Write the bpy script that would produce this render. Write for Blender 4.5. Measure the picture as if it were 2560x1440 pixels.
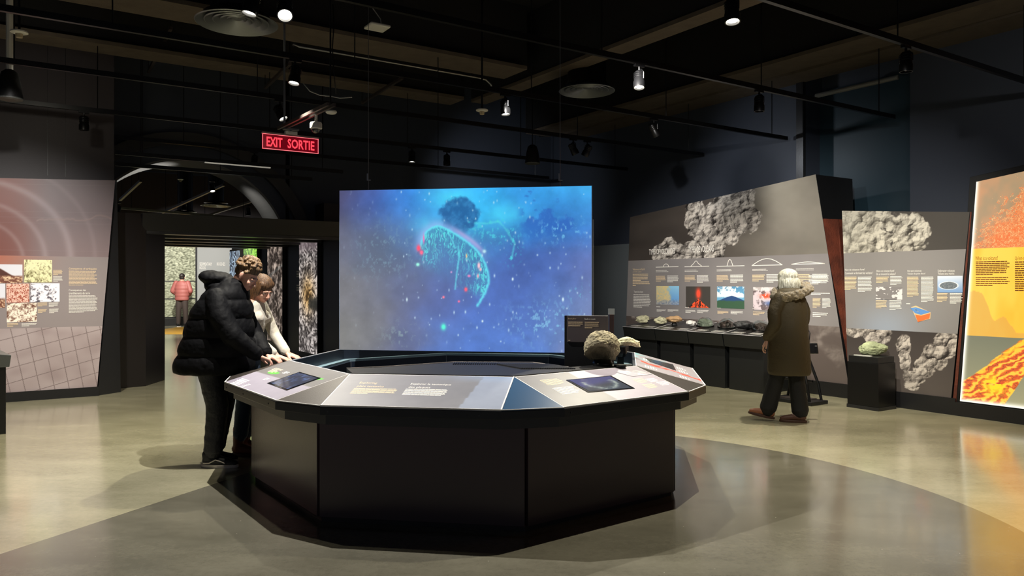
import bpy, bmesh, math, random
import numpy as np
from mathutils import Vector, Matrix, noise
sc = bpy.context.scene
for o in list(bpy.data.objects): bpy.data.objects.remove(o, do_unlink=True)
COL = sc.collection
# ------------------------------------------------------------------ camera
F, HZ, CH = 1900.0, 709.0, 1.48          # focal length in px of a 2560 wide frame, horizon row, eye height
cd = bpy.data.cameras.new('camera'); cam = bpy.data.objects.new('camera', cd); COL.objects.link(cam)
cam.location = (0, 0, CH); cam.rotation_euler = (math.pi/2, 0, 0)
cd.sensor_width = 36; cd.lens = F/2560*36; cd.shift_y = (HZ-720)/2560; cd.clip_end = 100
sc.camera = cam
# ------------------------------------------------------------------ world, exposure, large lights
w = bpy.data.worlds.new('world'); sc.world = w; w.use_nodes = True
w.node_tree.nodes['Background'].inputs[0].default_value = (.55, .6, .75, 1)
w.node_tree.nodes['Background'].inputs[1].default_value = 0.17
sc.view_settings.view_transform = 'Standard'; sc.view_settings.look = 'None'
sc.view_settings.gamma = 1; sc.view_settings.use_curve_mapping = False
sc.view_settings.exposure = 0.0
WARM = (1, .93, .76); NEUT = (1, .96, .9); COOL = (.88, .93, 1)
def lamp(loc, target, power, angle=50, blend=.6, color=WARM, size=.03, name='track_or_fill_light'):
    d = bpy.data.lights.new(name, 'SPOT'); d.energy = power; d.spot_size = math.radians(angle)
    d.spot_blend = blend; d.color = color; d.shadow_soft_size = size
    o = bpy.data.objects.new(name, d); COL.objects.link(o); o.location = loc
    o.rotation_euler = (Vector(target)-Vector(loc)).to_track_quat('-Z', 'Y').to_euler()
    return o
# lamps on the rows of track, then unseen and added ones
LAMPS = [
 # loc, target, power, angle, blend, colour, size: first the lit fixtures one can see
 ((-1.67, 5.60, 3.37), (-1.3, 4.6, 0), 600, 112, .5, NEUT, .012),
 ((-1.87, 5.46, 3.37), (-2.6, 4.9, 0), 68, 90, .7, WARM, .02),
 ((-2.10, 7.37, 3.37), (-2.5, 6.6, 0), 322, 92, .6, WARM, .02),
 ((1.27, 7.54, 3.37), (1.1, 6.3, 0), 364, 88, .7, WARM, .02),
 ((-.08, 8.72, 3.37), (-.3, 7.0, .6), 104, 70, .7, NEUT, .02),
 ((1.63, 5.64, 3.37), (1.8, 4.9, 0), 430, 112, .8, WARM, .012),
 ((-2.74, 8.98, 3.37), (-3.9, 8.9, 0), 270, 92, .8, WARM, .02),
 ((-1.60, 12.1, 3.37), (-1.9, 12.3, 0), 62, 90, .8, WARM, .02),
 ((-4.26, 12.6, 3.37), (-4.3, 11.6, 0), 170, 80, .8, WARM, .02),
 # unseen lamps without fixtures, standing in for more of the track lights
 ((1.9, 4.9, 3.5), (4.3, 9.8, 1.7), 780, 46, .9, NEUT, .03),
 ((.9, 6.9, 3.6), (3.3, 11.4, 1.8), 780, 50, .9, NEUT, .03),
 ((-.1, 8.4, 3.6), (2.4, 12.6, 1.3), 364, 48, .9, NEUT, .03),
 ((3.0, 6.4, 3.5), (4.6, 9.1, 1.1), 270, 62, .9, WARM, .03),
 ((3.3, 8.1, 3.6), (3.2, 8.6, 0), 395, 100, .8, WARM, .02),
 ((3.2, 5.0, 3.6), (4.0, 6.6, 0), 190, 74, .8, WARM, .03),
 ((-4.0, 5.2, 3.6), (-4.7, 6.4, 0), 200, 66, .7, WARM, .03),
 ((-4.6, 7.6, 3.6), (-4.9, 8.6, 0), 333, 100, .7, WARM, .03),
 ((-4.2, 6.6, 3.6), (-6.3, 9.4, 1.3), 520, 62, .9, NEUT, .03),
 ((1.9, 10.2, 3.6), (2.6, 10.3, 0), 270, 90, .8, WARM, .03),
 ((3.4, 5.2, 3.6), (6.8, 8.2, 2.5), 80, 80, .9, NEUT, .03),  # added spill for the dark right wall, no fixture there
 ((-.6, 13.2, 3.6), (.0, 16.4, 3.1), 75, 100, 1, COOL, .05),  # wall wash added to lift the dark back wall
 ((2.2, 11.2, 3.6), (4.2, 12.0, 3.2), 38, 100, 1, COOL, .05),  # another added wash, on the right wall
 ((-4.9, 8.0, 3.6), (-6.6, 9.7, 3.9), 16, 100, 1, WARM, .05),  # added wash for the upper left wall
 # rooms beyond the portal
 ((-6.6, 16.5, 3.2), (-7.0, 17.5, 0), 468, 110, .7, WARM, .05),
 ((-9.6, 21.5, 3.2), (-10.2, 23, 0), 572, 110, .7, WARM, .05),
 ((-10.5, 23, 3.3), (-11.6, 27.3, 1.6), 1144, 70, .8, NEUT, .05),
 ((-7.2, 24.5, 3.3), (-9.5, 28, 1.6), 468, 70, .8, NEUT, .05),
 ((-4.95, 13.3, 2.75), (-3.9, 14.0, 3.0), 8, 110, .8, NEUT, .05),    # grazes the arch
 ((-5.2, 13.1, 2.75), (-6.6, 12.5, 3.1), 160, 90, .8, NEUT, .05),
]
for a in LAMPS: lamp(a[0], a[1], a[2], a[3], a[4], a[5], a[6])

# ------------------------------------------------------------------ helpers
U = Vector((.834, .552, 0)); D = Vector((.559, -.829, 0)); Z = Vector((0, 0, 1))
NU = Vector((.552, -.834, 0)); ND = Vector((-.829, -.559, 0))       # normals of u-walls / d-walls, towards the room
def ray(px, py): return Vector(((px-1280)/F, 1, (HZ-py)/F))
def at(px, py, Y): r = ray(px, py); return Vector((r.x*Y, Y, CH+r.z*Y))
def srgb(c): 
    c = np.asarray(c, float)/255.0
    return np.where(c <= .04045, c/12.92, ((c+.055)/1.055)**2.4)
def lin(*c): v = srgb(c); return (float(v[0]), float(v[1]), float(v[2]), 1)
MATS = {}
def mat(name, col, rough=.6, metal=0, spec=.5, emit=0, ecol=None, trans=0, coat=0, bump=0, bscale=40, var=0, vscale=6, sheen=0):
    if name in MATS: return MATS[name]
    m = bpy.data.materials.new(name); m.use_nodes = True; nt = m.node_tree; b = nt.nodes['Principled BSDF']
    c = lin(*col); b.inputs['Base Color'].default_value = c
    b.inputs['Roughness'].default_value = rough; b.inputs['Metallic'].default_value = metal
    b.inputs['Specular IOR Level'].default_value = spec
    if emit: b.inputs['Emission Color'].default_value = lin(*(ecol or col)); b.inputs['Emission Strength'].default_value = emit
    if trans: b.inputs['Transmission Weight'].default_value = trans
    if coat: b.inputs['Coat Weight'].default_value = coat; b.inputs['Coat Roughness'].default_value = .1
    if sheen: b.inputs['Sheen Weight'].default_value = sheen
    if bump or var:
        tc = nt.nodes.new('ShaderNodeTexCoord')
        n = nt.nodes.new('ShaderNodeTexNoise'); n.inputs['Scale'].default_value = bscale; n.inputs['Detail'].default_value = 6
        nt.links.new(tc.outputs['Object'], n.inputs['Vector'])
        if bump:
            bp = nt.nodes.new('ShaderNodeBump'); bp.inputs['Strength'].default_value = bump; bp.inputs['Distance'].default_value = .02
            nt.links.new(n.outputs['Fac'], bp.inputs['Height']); nt.links.new(bp.outputs['Normal'], b.inputs['Normal'])
        if var:
            n2 = nt.nodes.new('ShaderNodeTexNoise'); n2.inputs['Scale'].default_value = vscale; n2.inputs['Detail'].default_value = 8
            nt.links.new(tc.outputs['Object'], n2.inputs['Vector'])
            r = nt.nodes.new('ShaderNodeValToRGB'); nt.links.new(n2.outputs['Fac'], r.inputs['Fac'])
            r.color_ramp.elements[0].position = .3; r.color_ramp.elements[1].position = .7
            r.color_ramp.elements[0].color = tuple(x*(1-var) for x in c[:3])+(1,)
            r.color_ramp.elements[1].color = tuple(min(1, x*(1+var)) for x in c[:3])+(1,)
            nt.links.new(r.outputs['Color'], b.inputs['Base Color'])
    MATS[name] = m; return m
def pmat(name, emit=0, rough=.45, spec=.4, base=1.0):
    """printed graphic / lit image: colour comes from the mesh's own printed colours"""
    if name in MATS: return MATS[name]
    m = bpy.data.materials.new(name); m.use_nodes = True; nt = m.node_tree; b = nt.nodes['Principled BSDF']
    a = nt.nodes.new('ShaderNodeVertexColor'); a.layer_name = 'print'
    if emit:
        nt.links.new(a.outputs['Color'], b.inputs['Emission Color']); b.inputs['Emission Strength'].default_value = emit
        b.inputs['Base Color'].default_value = (.04, .04, .04, 1)
    else:
        nt.links.new(a.outputs['Color'], b.inputs['Base Color'])
    b.inputs['Roughness'].default_value = rough; b.inputs['Specular IOR Level'].default_value = spec
    MATS[name] = m; return m

def hairmat(name, dark, light, rough=.5):
    m = bpy.data.materials.new(name); m.use_nodes = True; nt = m.node_tree; b = nt.nodes['Principled BSDF']
    tc = nt.nodes.new('ShaderNodeTexCoord'); mp = nt.nodes.new('ShaderNodeMapping'); mp.inputs['Scale'].default_value = (95, 95, 9)
    n = nt.nodes.new('ShaderNodeTexNoise'); n.inputs['Scale'].default_value = 1.6; n.inputs['Detail'].default_value = 5; n.inputs['Distortion'].default_value = .6
    nt.links.new(tc.outputs['Object'], mp.inputs[0]); nt.links.new(mp.outputs[0], n.inputs['Vector'])
    r = nt.nodes.new('ShaderNodeValToRGB'); nt.links.new(n.outputs['Fac'], r.inputs['Fac']); r.color_ramp.elements[0].position = .35; r.color_ramp.elements[1].position = .66
    r.color_ramp.elements[0].color = lin(*dark); r.color_ramp.elements[1].color = lin(*light); nt.links.new(r.outputs['Color'], b.inputs['Base Color'])
    bp = nt.nodes.new('ShaderNodeBump'); bp.inputs['Strength'].default_value = .5; bp.inputs['Distance'].default_value = .006
    nt.links.new(n.outputs['Fac'], bp.inputs['Height']); nt.links.new(bp.outputs['Normal'], b.inputs['Normal']); b.inputs['Roughness'].default_value = rough
    return m
class MB:
    def __init__(s): s.v = []; s.f = []
    def add(s, vs, fs):
        n = len(s.v); s.v += [tuple(v) for v in vs]; s.f += [tuple(i+n for i in f) for f in fs]; return s
    def box(s, c, size, ax=None):
        X, Y, W = ax or (Vector((1, 0, 0)), Vector((0, 1, 0)), Z)
        c = Vector(c); hx, hy, hz = [t/2 for t in size]; vs = []
        for k in (-1, 1):
            for j in (-1, 1):
                for i in (-1, 1): vs.append(c+X*i*hx+Y*j*hy+W*k*hz)
        return s.add(vs, [(0, 2, 3, 1), (4, 5, 7, 6), (0, 1, 5, 4), (2, 6, 7, 3), (0, 4, 6, 2), (1, 3, 7, 5)])
    def hexa(s, bot, top):
        n = len(bot); fs = [tuple(range(n))[::-1], tuple(range(n, 2*n))]
        for i in range(n): j = (i+1) % n; fs.append((i, j, n+j, n+i))
        return s.add(list(bot)+list(top), fs)
    def prism(s, poly, z0, z1): return s.hexa([(p[0], p[1], z0) for p in poly], [(p[0], p[1], z1) for p in poly])
    def quad(s, a, b, c, d): return s.add([a, b, c, d], [(0, 1, 2, 3)])
    def rings(s, rings, cap=True):
        m = len(rings[0]); vs = [p for r in rings for p in r]; fs = []
        for i in range(len(rings)-1):
            for j in range(m):
                k = (j+1) % m; fs.append((i*m+j, i*m+k, (i+1)*m+k, (i+1)*m+j))
        if cap: fs.append(tuple(range(m))[::-1]); fs.append(tuple(range((len(rings)-1)*m, len(rings)*m)))
        return s.add(vs, fs)
    def cyl(s, p0, p1, r0, r1=None, n=16, cap=True):
        p0, p1 = Vector(p0), Vector(p1); r1 = r0 if r1 is None else r1
        a = (p1-p0).normalized(); X = a.orthogonal().normalized(); Y = a.cross(X)
        R = [[p+X*r*math.cos(2*math.pi*i/n)+Y*r*math.sin(2*math.pi*i/n) for i in range(n)] for p, r in ((p0, r0), (p1, r1))]
        return s.rings(R, cap)
    def tube(s, pts, r, n=8):
        pts = [Vector(p) for p in pts]; R = []; X = None
        for i, p in enumerate(pts):
            a = (pts[min(i+1, len(pts)-1)]-pts[max(i-1, 0)]).normalized()
            X = (a.orthogonal() if X is None else (X-a*X.dot(a))).normalized(); Y = a.cross(X)
            rr = r[i] if isinstance(r, (list, tuple)) else r
            R.append([p+X*rr*math.cos(2*math.pi*k/n)+Y*rr*math.sin(2*math.pi*k/n) for k in range(n)])
        return s.rings(R)
    def loop(s, c, prof, n=48, axis=Z):
        c = Vector(c); a = Vector(axis).normalized(); X = a.orthogonal().normalized(); Y = a.cross(X); m = len(prof)
        vs = [c+a*h+X*r*math.cos(2*math.pi*i/n)+Y*r*math.sin(2*math.pi*i/n) for r, h in prof for i in range(n)]
        return s.add(vs, [(j*n+i, j*n+(i+1) % n, ((j+1) % m)*n+(i+1) % n, ((j+1) % m)*n+i) for j in range(m) for i in range(n)])
    def lathe(s, c, prof, n=32, axis=Z):
        c = Vector(c); a = Vector(axis).normalized(); X = a.orthogonal().normalized(); Y = a.cross(X)
        return s.rings([[c+a*h+X*r*math.cos(2*math.pi*i/n)+Y*r*math.sin(2*math.pi*i/n) for i in range(n)] for r, h in prof])
    def ell(s, c, r, M=None, nu=16, nv=10):
        vs = []; c = Vector(c)
        for j in range(1, nv):
            t = math.pi*j/nv
            for i in range(nu):
                p = 2*math.pi*i/nu; q = Vector((r[0]*math.sin(t)*math.cos(p), r[1]*math.sin(t)*math.sin(p), r[2]*math.cos(t)))
                vs.append(c+q)
        vs = [c+Vector((0, 0, r[2]))]+vs+[c-Vector((0, 0, r[2]))]
        if M is not None: vs = [M @ v for v in vs]
        fs = [(0, 1+i, 1+(i+1) % nu) for i in range(nu)]
        for j in range(nv-2):
            for i in range(nu):
                a = 1+j*nu+i; b = 1+j*nu+(i+1) % nu; fs.append((a, a+nu, b+nu, b))
        L = len(vs)-1; o = 1+(nv-2)*nu
        fs += [(o+i, L, o+(i+1) % nu) for i in range(nu)]
        return s.add(vs, fs)
    def cap(s, p0, r0, p1, r1, M=None, n=14):
        p0, p1 = Vector(p0), Vector(p1)
        if M is not None: p0, p1 = M @ p0, M @ p1
        a = p1-p0; L = a.length
        a = a/L if L > 1e-6 else Vector((0, 0, 1)); X = a.orthogonal().normalized(); Y = a.cross(X); R = []
        for k in range(1, 5): t = math.pi/2*k/4; R.append((p0-a*r0*math.cos(t), r0*math.sin(t)))
        for k in range(0, 4): t = math.pi/2*k/4; R.append((p1+a*r1*math.sin(t), r1*math.cos(t)))
        return s.rings([[c+X*r*math.cos(2*math.pi*i/n)+Y*r*math.sin(2*math.pi*i/n) for i in range(n)] for c, r in R])
    def mesh(s, name, smooth=False):
        m = bpy.data.meshes.new(name); m.from_pydata(s.v, [], s.f); m.update()
        bm = bmesh.new(); bm.from_mesh(m); bmesh.ops.recalc_face_normals(bm, faces=bm.faces); bm.to_mesh(m); bm.free()
        if smooth: m.polygons.foreach_set('use_smooth', [True]*len(m.polygons)); m.update()
        return m
    def build(s, name, material, parent=None, smooth=False, bevel=0, label=None):
        return place(name, s.mesh(name, smooth), material, parent, bevel, label)
def place(name, me, material, parent=None, bevel=0, label=None):
    o = bpy.data.objects.new(name, me); COL.objects.link(o)
    if material: me.materials.clear(); me.materials.append(material)
    if parent:
        o.parent = parent
        M = Matrix.Identity(4)
        if parent.parent is None: M = Matrix.LocRotScale(parent.location, parent.rotation_euler, parent.scale).inverted()
        o.matrix_parent_inverse = M
    if bevel:
        b = o.modifiers.new('bevel', 'BEVEL'); b.width = bevel; b.segments = 2; b.limit_method = 'ANGLE'
    if label: o['label'] = label
    return o
def recenter(o):
    """put the origin of a one-mesh thing at its base"""
    me = o.data; n = len(me.vertices); a = np.empty(n*3); me.vertices.foreach_get('co', a); a = a.reshape(-1, 3)
    c = np.array([(a[:, 0].min()+a[:, 0].max())/2, (a[:, 1].min()+a[:, 1].max())/2, a[:, 2].min()])
    me.vertices.foreach_set('co', (a-c).ravel()); me.update(); o.location = Vector(c)
def tag(o, label, cat, group=None):
    o['label'] = label; o['category'] = cat
    if group: o['group'] = group
    return o
def thing(name, label, cat, loc=(0, 0, 0), group=None):
    o = bpy.data.objects.new(name, None); COL.objects.link(o); o.location = loc; o.empty_display_size = .1
    return tag(o, label, cat, group)
def struct(o): o['kind'] = 'structure'; return o
def smooth_by_angle(o, deg=40):
    me = o.data; me.polygons.foreach_set('use_smooth', [True]*len(me.polygons))
    bm = bmesh.new(); bm.from_mesh(me)
    for e in bm.edges:
        if len(e.link_faces) == 2 and e.calc_face_angle(0) > math.radians(deg): e.smooth = False
    bm.to_mesh(me); bm.free()

class Plane:
    """flat surface with its own right (ex) and up (ey) directions"""
    def __init__(s, o, ex, ey): s.o = Vector(o); s.ex = Vector(ex).normalized(); s.ey = Vector(ey).normalized(); s.n = s.ex.cross(s.ey)
    def pt(s, a, b, off=0): return s.o+s.ex*a+s.ey*b+s.n*off
    def px(s, x, y):
        r = ray(x, y); c = Vector((0, 0, CH)); t = (s.o-c).dot(s.n)/r.dot(s.n); p = c+r*t-s.o
        return p.dot(s.ex), p.dot(s.ey)
    def P(s, x, y, off=0): a, b = s.px(x, y); return s.pt(a, b, off)

def grid(name, corners, nu, nv, paint, material, parent=None, label=None):
    """corners bl, br, tr, tl; paint(u, v) -> 0..255 rgb of the printed picture"""
    bl, br, tr, tl = [np.array(c, float) for c in corners]
    u, v = np.meshgrid(np.linspace(0, 1, nu+1), np.linspace(0, 1, nv+1)); u = u.ravel(); v = v.ravel()
    P = (bl[None]*((1-u)*(1-v))[:, None]+br[None]*(u*(1-v))[:, None]+tr[None]*(u*v)[:, None]+tl[None]*((1-u)*v)[:, None])
    me = bpy.data.meshes.new(name); n = len(u); nf = nu*nv
    me.vertices.add(n); me.vertices.foreach_set('co', P.ravel())
    i, j = np.meshgrid(np.arange(nu), np.arange(nv)); a = (j*(nu+1)+i).ravel()
    idx = np.stack([a, a+1, a+nu+2, a+nu+1], 1).ravel()
    me.loops.add(nf*4); me.loops.foreach_set('vertex_index', idx.astype(np.int32))
    me.polygons.add(nf); me.polygons.foreach_set('loop_start', (np.arange(nf)*4).astype(np.int32))
    me.update(calc_edges=True)
    c = np.clip(np.asarray(paint(u, v), float), 0, 255); rgb = srgb(c)
    at_ = me.color_attributes.new('print', 'FLOAT_COLOR', 'POINT')
    at_.data.foreach_set('color', np.concatenate([rgb, np.ones((n, 1))], 1).ravel().astype(np.float32))
    return place(name, me, material, parent, 0, label)

FONT = None
def text(name, s, pl, a, b, width, height, material, parent, off=.003, lean=0, label=None, bold=0):
    """one line of lettering whose lower left corner is (a, b) on plane pl, fitted to width x height"""
    cu = bpy.data.curves.new(name, 'FONT'); cu.body = s; cu.size = 1; cu.resolution_u = 2; cu.offset = bold
    o = bpy.data.objects.new(name, cu); COL.objects.link(o)
    dg = bpy.context.evaluated_depsgraph_get(); me = bpy.data.meshes.new_from_object(o.evaluated_get(dg))
    bpy.data.objects.remove(o, do_unlink=True)
    n = len(me.vertices); co = np.empty(n*3); me.vertices.foreach_get('co', co); co = co.reshape(-1, 3)
    x0, x1 = co[:, 0].min(), co[:, 0].max(); y0, y1 = co[:, 1].min(), co[:, 1].max()
    x = (co[:, 0]-x0)/(x1-x0)*width; y = (co[:, 1]-y0)/(y1-y0)*height
    x = x+lean*y
    O = np.array(pl.pt(a, b, off)); ex = np.array(pl.ex); ey = np.array(pl.ey)
    me.vertices.foreach_set('co', (O[None]+x[:, None]*ex[None]+y[:, None]*ey[None]).ravel()); me.update()
    me.name = name
    return place(name, me, material, parent, 0, label)
def textpx(name, s, pl, x0, y0, x1, y1, material, parent, lean=0, off=.003, bold=0):
    """(x0,y0) lower left, x1 right end, y1 top: measured on the photograph, laid on the plane"""
    a, b = pl.px(x0, y0); a2, _ = pl.px(x1, y0); _, b2 = pl.px(x0, y1)
    return text(name, s, pl, a, b, a2-a, b2-b, material, parent, off, lean, bold=bold)
class TB:
    """collector that makes every paragraph a part of its own"""
    def __init__(s, ink, parent): s.ink = ink; s.parent = parent
    def build(s, *a, **k): pass
def lines(mb, pl, a, b, width, n, pitch, rnd, fill=.5, last=.5, off=.003, ragged=.12, sk=0):
    """a paragraph: n rows of word-length strokes going down from (a, b)"""
    if isinstance(mb, TB):
        m_ = MB(); lines(m_, pl, a, b, width, n, pitch, rnd, fill, last, off, ragged, sk); return m_.build('text_block', mb.ink, mb.parent)
    for i in range(n):
        wd = width*(last if i == n-1 else 1-ragged*rnd.random()); x = 0; y = b-i*pitch; sh = -sk*i*pitch
        while x < wd-.001:
            L = min(width*rnd.uniform(.05, .16), wd-x); h = pitch*fill
            mb.quad(pl.pt(a+sh+x, y-h, off), pl.pt(a+sh+x+L*.93, y-h, off), pl.pt(a+sh+x+L*.93, y, off), pl.pt(a+sh+x, y, off)); x += L
def linespx(mb, pl, x0, y0, x1, y1, n, rnd, **k):
    """paragraph whose box on the photo is x0..x1 wide, y0 (top) .. y1 (bottom)"""
    a, b = pl.px(x0, y0); a2, _ = pl.px(x1, y0); _, b2 = pl.px(x0, y1)
    lines(mb, pl, a, b, a2-a, n, (b-b2)/n, rnd, **k)

# ---- picture painting
_T = np.random.RandomState(7).rand(8, 256, 256)
def vn(x, y, s=0):
    xi = np.floor(x).astype(int); yi = np.floor(y).astype(int); fx = x-xi; fy = y-yi
    fx = fx*fx*(3-2*fx); fy = fy*fy*(3-2*fy); T = _T[s % 8]; o = s*37
    g = lambda i, j: T[(xi+i+o) & 255, (yi+j+o) & 255]
    return (g(0, 0)*(1-fx)+g(1, 0)*fx)*(1-fy)+(g(0, 1)*(1-fx)+g(1, 1)*fx)*fy
def fbm(x, y, o=5, s=0):
    r = 0; a = .5; t = 0
    for k in range(o): r = r+a*vn(x*2**k, y*2**k, s+k); t += a; a *= .55
    return r/t
def worley(x, y, s=0):
    xi = np.floor(x).astype(int); yi = np.floor(y).astype(int); d = np.full(x.shape, 9.)
    for i in (-1, 0, 1):
        for j in (-1, 0, 1):
            cx = xi+i; cy = yi+j; px = cx+_T[s % 8, (cx+s*11) & 255, cy & 255]; py = cy+_T[(s+3) % 8, cx & 255, (cy+s*7) & 255]
            d = np.minimum(d, np.hypot(x-px, y-py))
    return d
def puff(x, y, s=0):
    wx = x+.5*(fbm(x*1.3, y*1.3, 3, s)-.5)+.16*(fbm(x*5, y*5, 3, s+1)-.5); wy = y+.5*(fbm(x*1.3+9, y*1.3, 3, s)-.5)+.16*(fbm(x*5+4, y*5, 3, s)-.5)
    h = 0; a = 1.; t = 0
    for k in range(4): h = h+a*np.sqrt(np.clip(1.15-worley(wx*1.5*2**k, wy*1.5*2**k, s+k)**2*1.3, 0, 1)); t += a; a *= .46
    return h/t
def smoke(x, y, s=0):
    e = .05; h = puff(x, y, s); big = fbm(x*.9, y*.9, 3, s+2)-fbm(x*.9-.12, y*.9+.12, 3, s+2)
    return np.clip(.40+(h-puff(x-e, y+e, s))*2.6+(h-.72)*1.6+big*2.6, 0, 1)**1.15
def sstep(a, b, x): t = np.clip((x-a)/(b-a), 0, 1); return t*t*(3-2*t)
def mix(a, b, t):
    a = np.asarray(a, float); b = np.asarray(b, float)
    if a.ndim == 1: a = a[None]
    if b.ndim == 1: b = b[None]
    return a*(1-t[:, None])+b*t[:, None]
def pdist(u, v, pts, asp=1.):
    d = np.full(u.shape, 1e9)
    for (x0, y0), (x1, y1) in zip(pts[:-1], pts[1:]):
        dx = (x1-x0)*asp; dy = y1-y0; px = (u-x0)*asp; py = v-y0
        t = np.clip((px*dx+py*dy)/(dx*dx+dy*dy), 0, 1); d = np.minimum(d, np.hypot(px-t*dx, py-t*dy))
    return d
def inpoly(u, v, pts):
    c = np.zeros(u.shape, bool); n = len(pts)
    for i in range(n):
        x0, y0 = pts[i]; x1, y1 = pts[(i+1) % n]
        if y0 == y1: continue
        m = ((y0 > v) != (y1 > v)) & (u < (x1-x0)*(v-y0)/(y1-y0)+x0); c ^= m
    return c

# ---- shared materials
black = mat('black paint', (16, 16, 17), .45, bump=.05)
blackmetal = mat('black metal', (12, 12, 13), .35, metal=.2)
darkgrey = mat('dark grey laminate', (30, 30, 32), .35, bump=.03)
whiteplastic = mat('white plastic', (205, 203, 196), .4)
steel = mat('brushed steel', (150, 150, 150), .35, metal=.9)
white_ink = mat('white lettering', (236, 232, 224), .6)
cream_ink = mat('cream lettering', (232, 206, 168), .6)
edgewhite = mat('white board edge', (225, 222, 220), .5)
glow = mat('lamp lens', (255, 250, 235), .3, emit=14, ecol=(255, 250, 235))
# ================================================================== THE SETTING
def floor_mat():
    m = bpy.data.materials.new('polished concrete'); m.use_nodes = True; nt = m.node_tree; b = nt.nodes['Principled BSDF']
    N = nt.nodes.new; L = nt.links.new
    tc = N('ShaderNodeTexCoord'); sep = N('ShaderNodeSeparateXYZ'); L(tc.outputs['Object'], sep.inputs[0])
    def M(op, a, b_=None):
        n = N('ShaderNodeMath'); n.operation = op
        for k, x in ((0, a), (1, b_)):
            if x is None: continue
            if isinstance(x, (int, float)): n.inputs[k].default_value = x
            else: L(x, n.inputs[k])
        return n.outputs[0]
    X, Y = sep.outputs[0], sep.outputs[1]
    # the darker circle, cut off by a straight line on its left
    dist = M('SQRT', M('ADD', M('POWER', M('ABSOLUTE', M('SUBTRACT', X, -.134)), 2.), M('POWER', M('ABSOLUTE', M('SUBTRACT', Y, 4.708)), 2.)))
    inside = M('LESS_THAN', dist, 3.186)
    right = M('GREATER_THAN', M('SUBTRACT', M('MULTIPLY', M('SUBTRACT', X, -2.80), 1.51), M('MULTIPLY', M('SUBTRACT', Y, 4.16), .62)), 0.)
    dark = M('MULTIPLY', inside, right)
    n1 = N('ShaderNodeTexNoise'); n1.inputs['Scale'].default_value = 1.3; n1.inputs['Detail'].default_value = 10; n1.inputs['Roughness'].default_value = .65
    mp = N('ShaderNodeMapping'); mp.inputs['Scale'].default_value = (1, 2.2, 1); mp.inputs['Rotation'].default_value = (0, 0, .3)
    L(tc.outputs['Object'], mp.inputs[0]); L(mp.outputs[0], n1.inputs['Vector'])
    n2 = N('ShaderNodeTexNoise'); n2.inputs['Scale'].default_value = 26; n2.inputs['Detail'].default_value = 8; n2.inputs['Roughness'].default_value = .8
    L(tc.outputs['Object'], n2.inputs['Vector'])
    f = M('ADD', M('MULTIPLY', n1.outputs['Fac'], .62), M('MULTIPLY', n2.outputs['Fac'], .38))
    def ramp(c0, c1):
        r = N('ShaderNodeValToRGB'); L(f, r.inputs['Fac']); r.color_ramp.elements[0].position = .36; r.color_ramp.elements[1].position = .64
        r.color_ramp.elements[0].color = lin(*c0); r.color_ramp.elements[1].color = lin(*c1); return r.outputs['Color']
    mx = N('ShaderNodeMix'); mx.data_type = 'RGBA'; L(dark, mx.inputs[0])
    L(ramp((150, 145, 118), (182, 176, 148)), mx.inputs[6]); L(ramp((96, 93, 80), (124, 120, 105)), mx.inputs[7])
    vo = N('ShaderNodeTexVoronoi'); vo.inputs['Scale'].default_value = 7; L(tc.outputs['Object'], vo.inputs['Vector'])
    chip = M('LESS_THAN', vo.outputs['Distance'], .022)
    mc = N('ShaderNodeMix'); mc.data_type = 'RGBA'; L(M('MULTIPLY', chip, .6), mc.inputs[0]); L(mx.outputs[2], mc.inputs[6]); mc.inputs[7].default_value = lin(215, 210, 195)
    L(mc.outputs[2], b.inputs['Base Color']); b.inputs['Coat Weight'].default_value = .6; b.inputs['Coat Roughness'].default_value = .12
    L(M('ADD', M('MULTIPLY', n1.outputs['Fac'], .10), .13), b.inputs['Roughness'])
    b.inputs['Specular IOR Level'].default_value = .75
    bp = N('ShaderNodeBump'); bp.inputs['Strength'].default_value = .05; bp.inputs['Distance'].default_value = .01
    L(n2.outputs['Fac'], bp.inputs['Height']); L(bp.outputs['Normal'], b.inputs['Normal'])
    return m
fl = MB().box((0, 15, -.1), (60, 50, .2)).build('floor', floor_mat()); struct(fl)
ceilmat = mat('black ceiling', (20, 19, 19), .8, bump=.2)
struct(MB().box((0, 15, 5.6), (60, 50, .3)).build('ceiling', ceilmat))
wallmat = mat('charcoal wall', (54, 60, 72), .6, bump=.04, bscale=90)
wallmat2 = mat('grey wall', (50, 44, 47), .55, bump=.04, bscale=90)
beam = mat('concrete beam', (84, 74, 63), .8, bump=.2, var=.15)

# arched wall at the back
AO = Vector((-4.10, 13.37, 0)); A = Plane(AO, U, Z); back = -A.n
R_, zc, sc_ = 1.66, 1.88, -1.47
def arch_wall():
    mb = MB(); T = .8
    def slab(pts):     # pts (s, z) counter clockwise seen from the room
        mb.hexa([A.pt(s, z) for s, z in pts], [A.pt(s, z, -T) for s, z in pts])
    slab([(-9, 0), (sc_-R_, 0), (sc_-R_, 5.45), (-9, 5.45)])
    slab([(.66, 0), (5.93, 0), (5.93, 2.3), (.66, 2.3)]); slab([(sc_+R_, 2.3), (5.93, 2.3), (5.93, 5.45), (sc_+R_, 5.45)])
    n = 32
    for i in range(n):
        a0 = math.pi-math.pi*i/n; a1 = math.pi-math.pi*(i+1)/n
        p0 = (sc_+R_*math.cos(a0), zc+R_*math.sin(a0)); p1 = (sc_+R_*math.cos(a1), zc+R_*math.sin(a1))
        if p1[1] < 2.3: continue
        slab([p0, p1, (p1[0], 5.45), (p0[0], 5.45)])
    return mb
struct(arch_wall().build('wall_back', wallmat))
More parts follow.
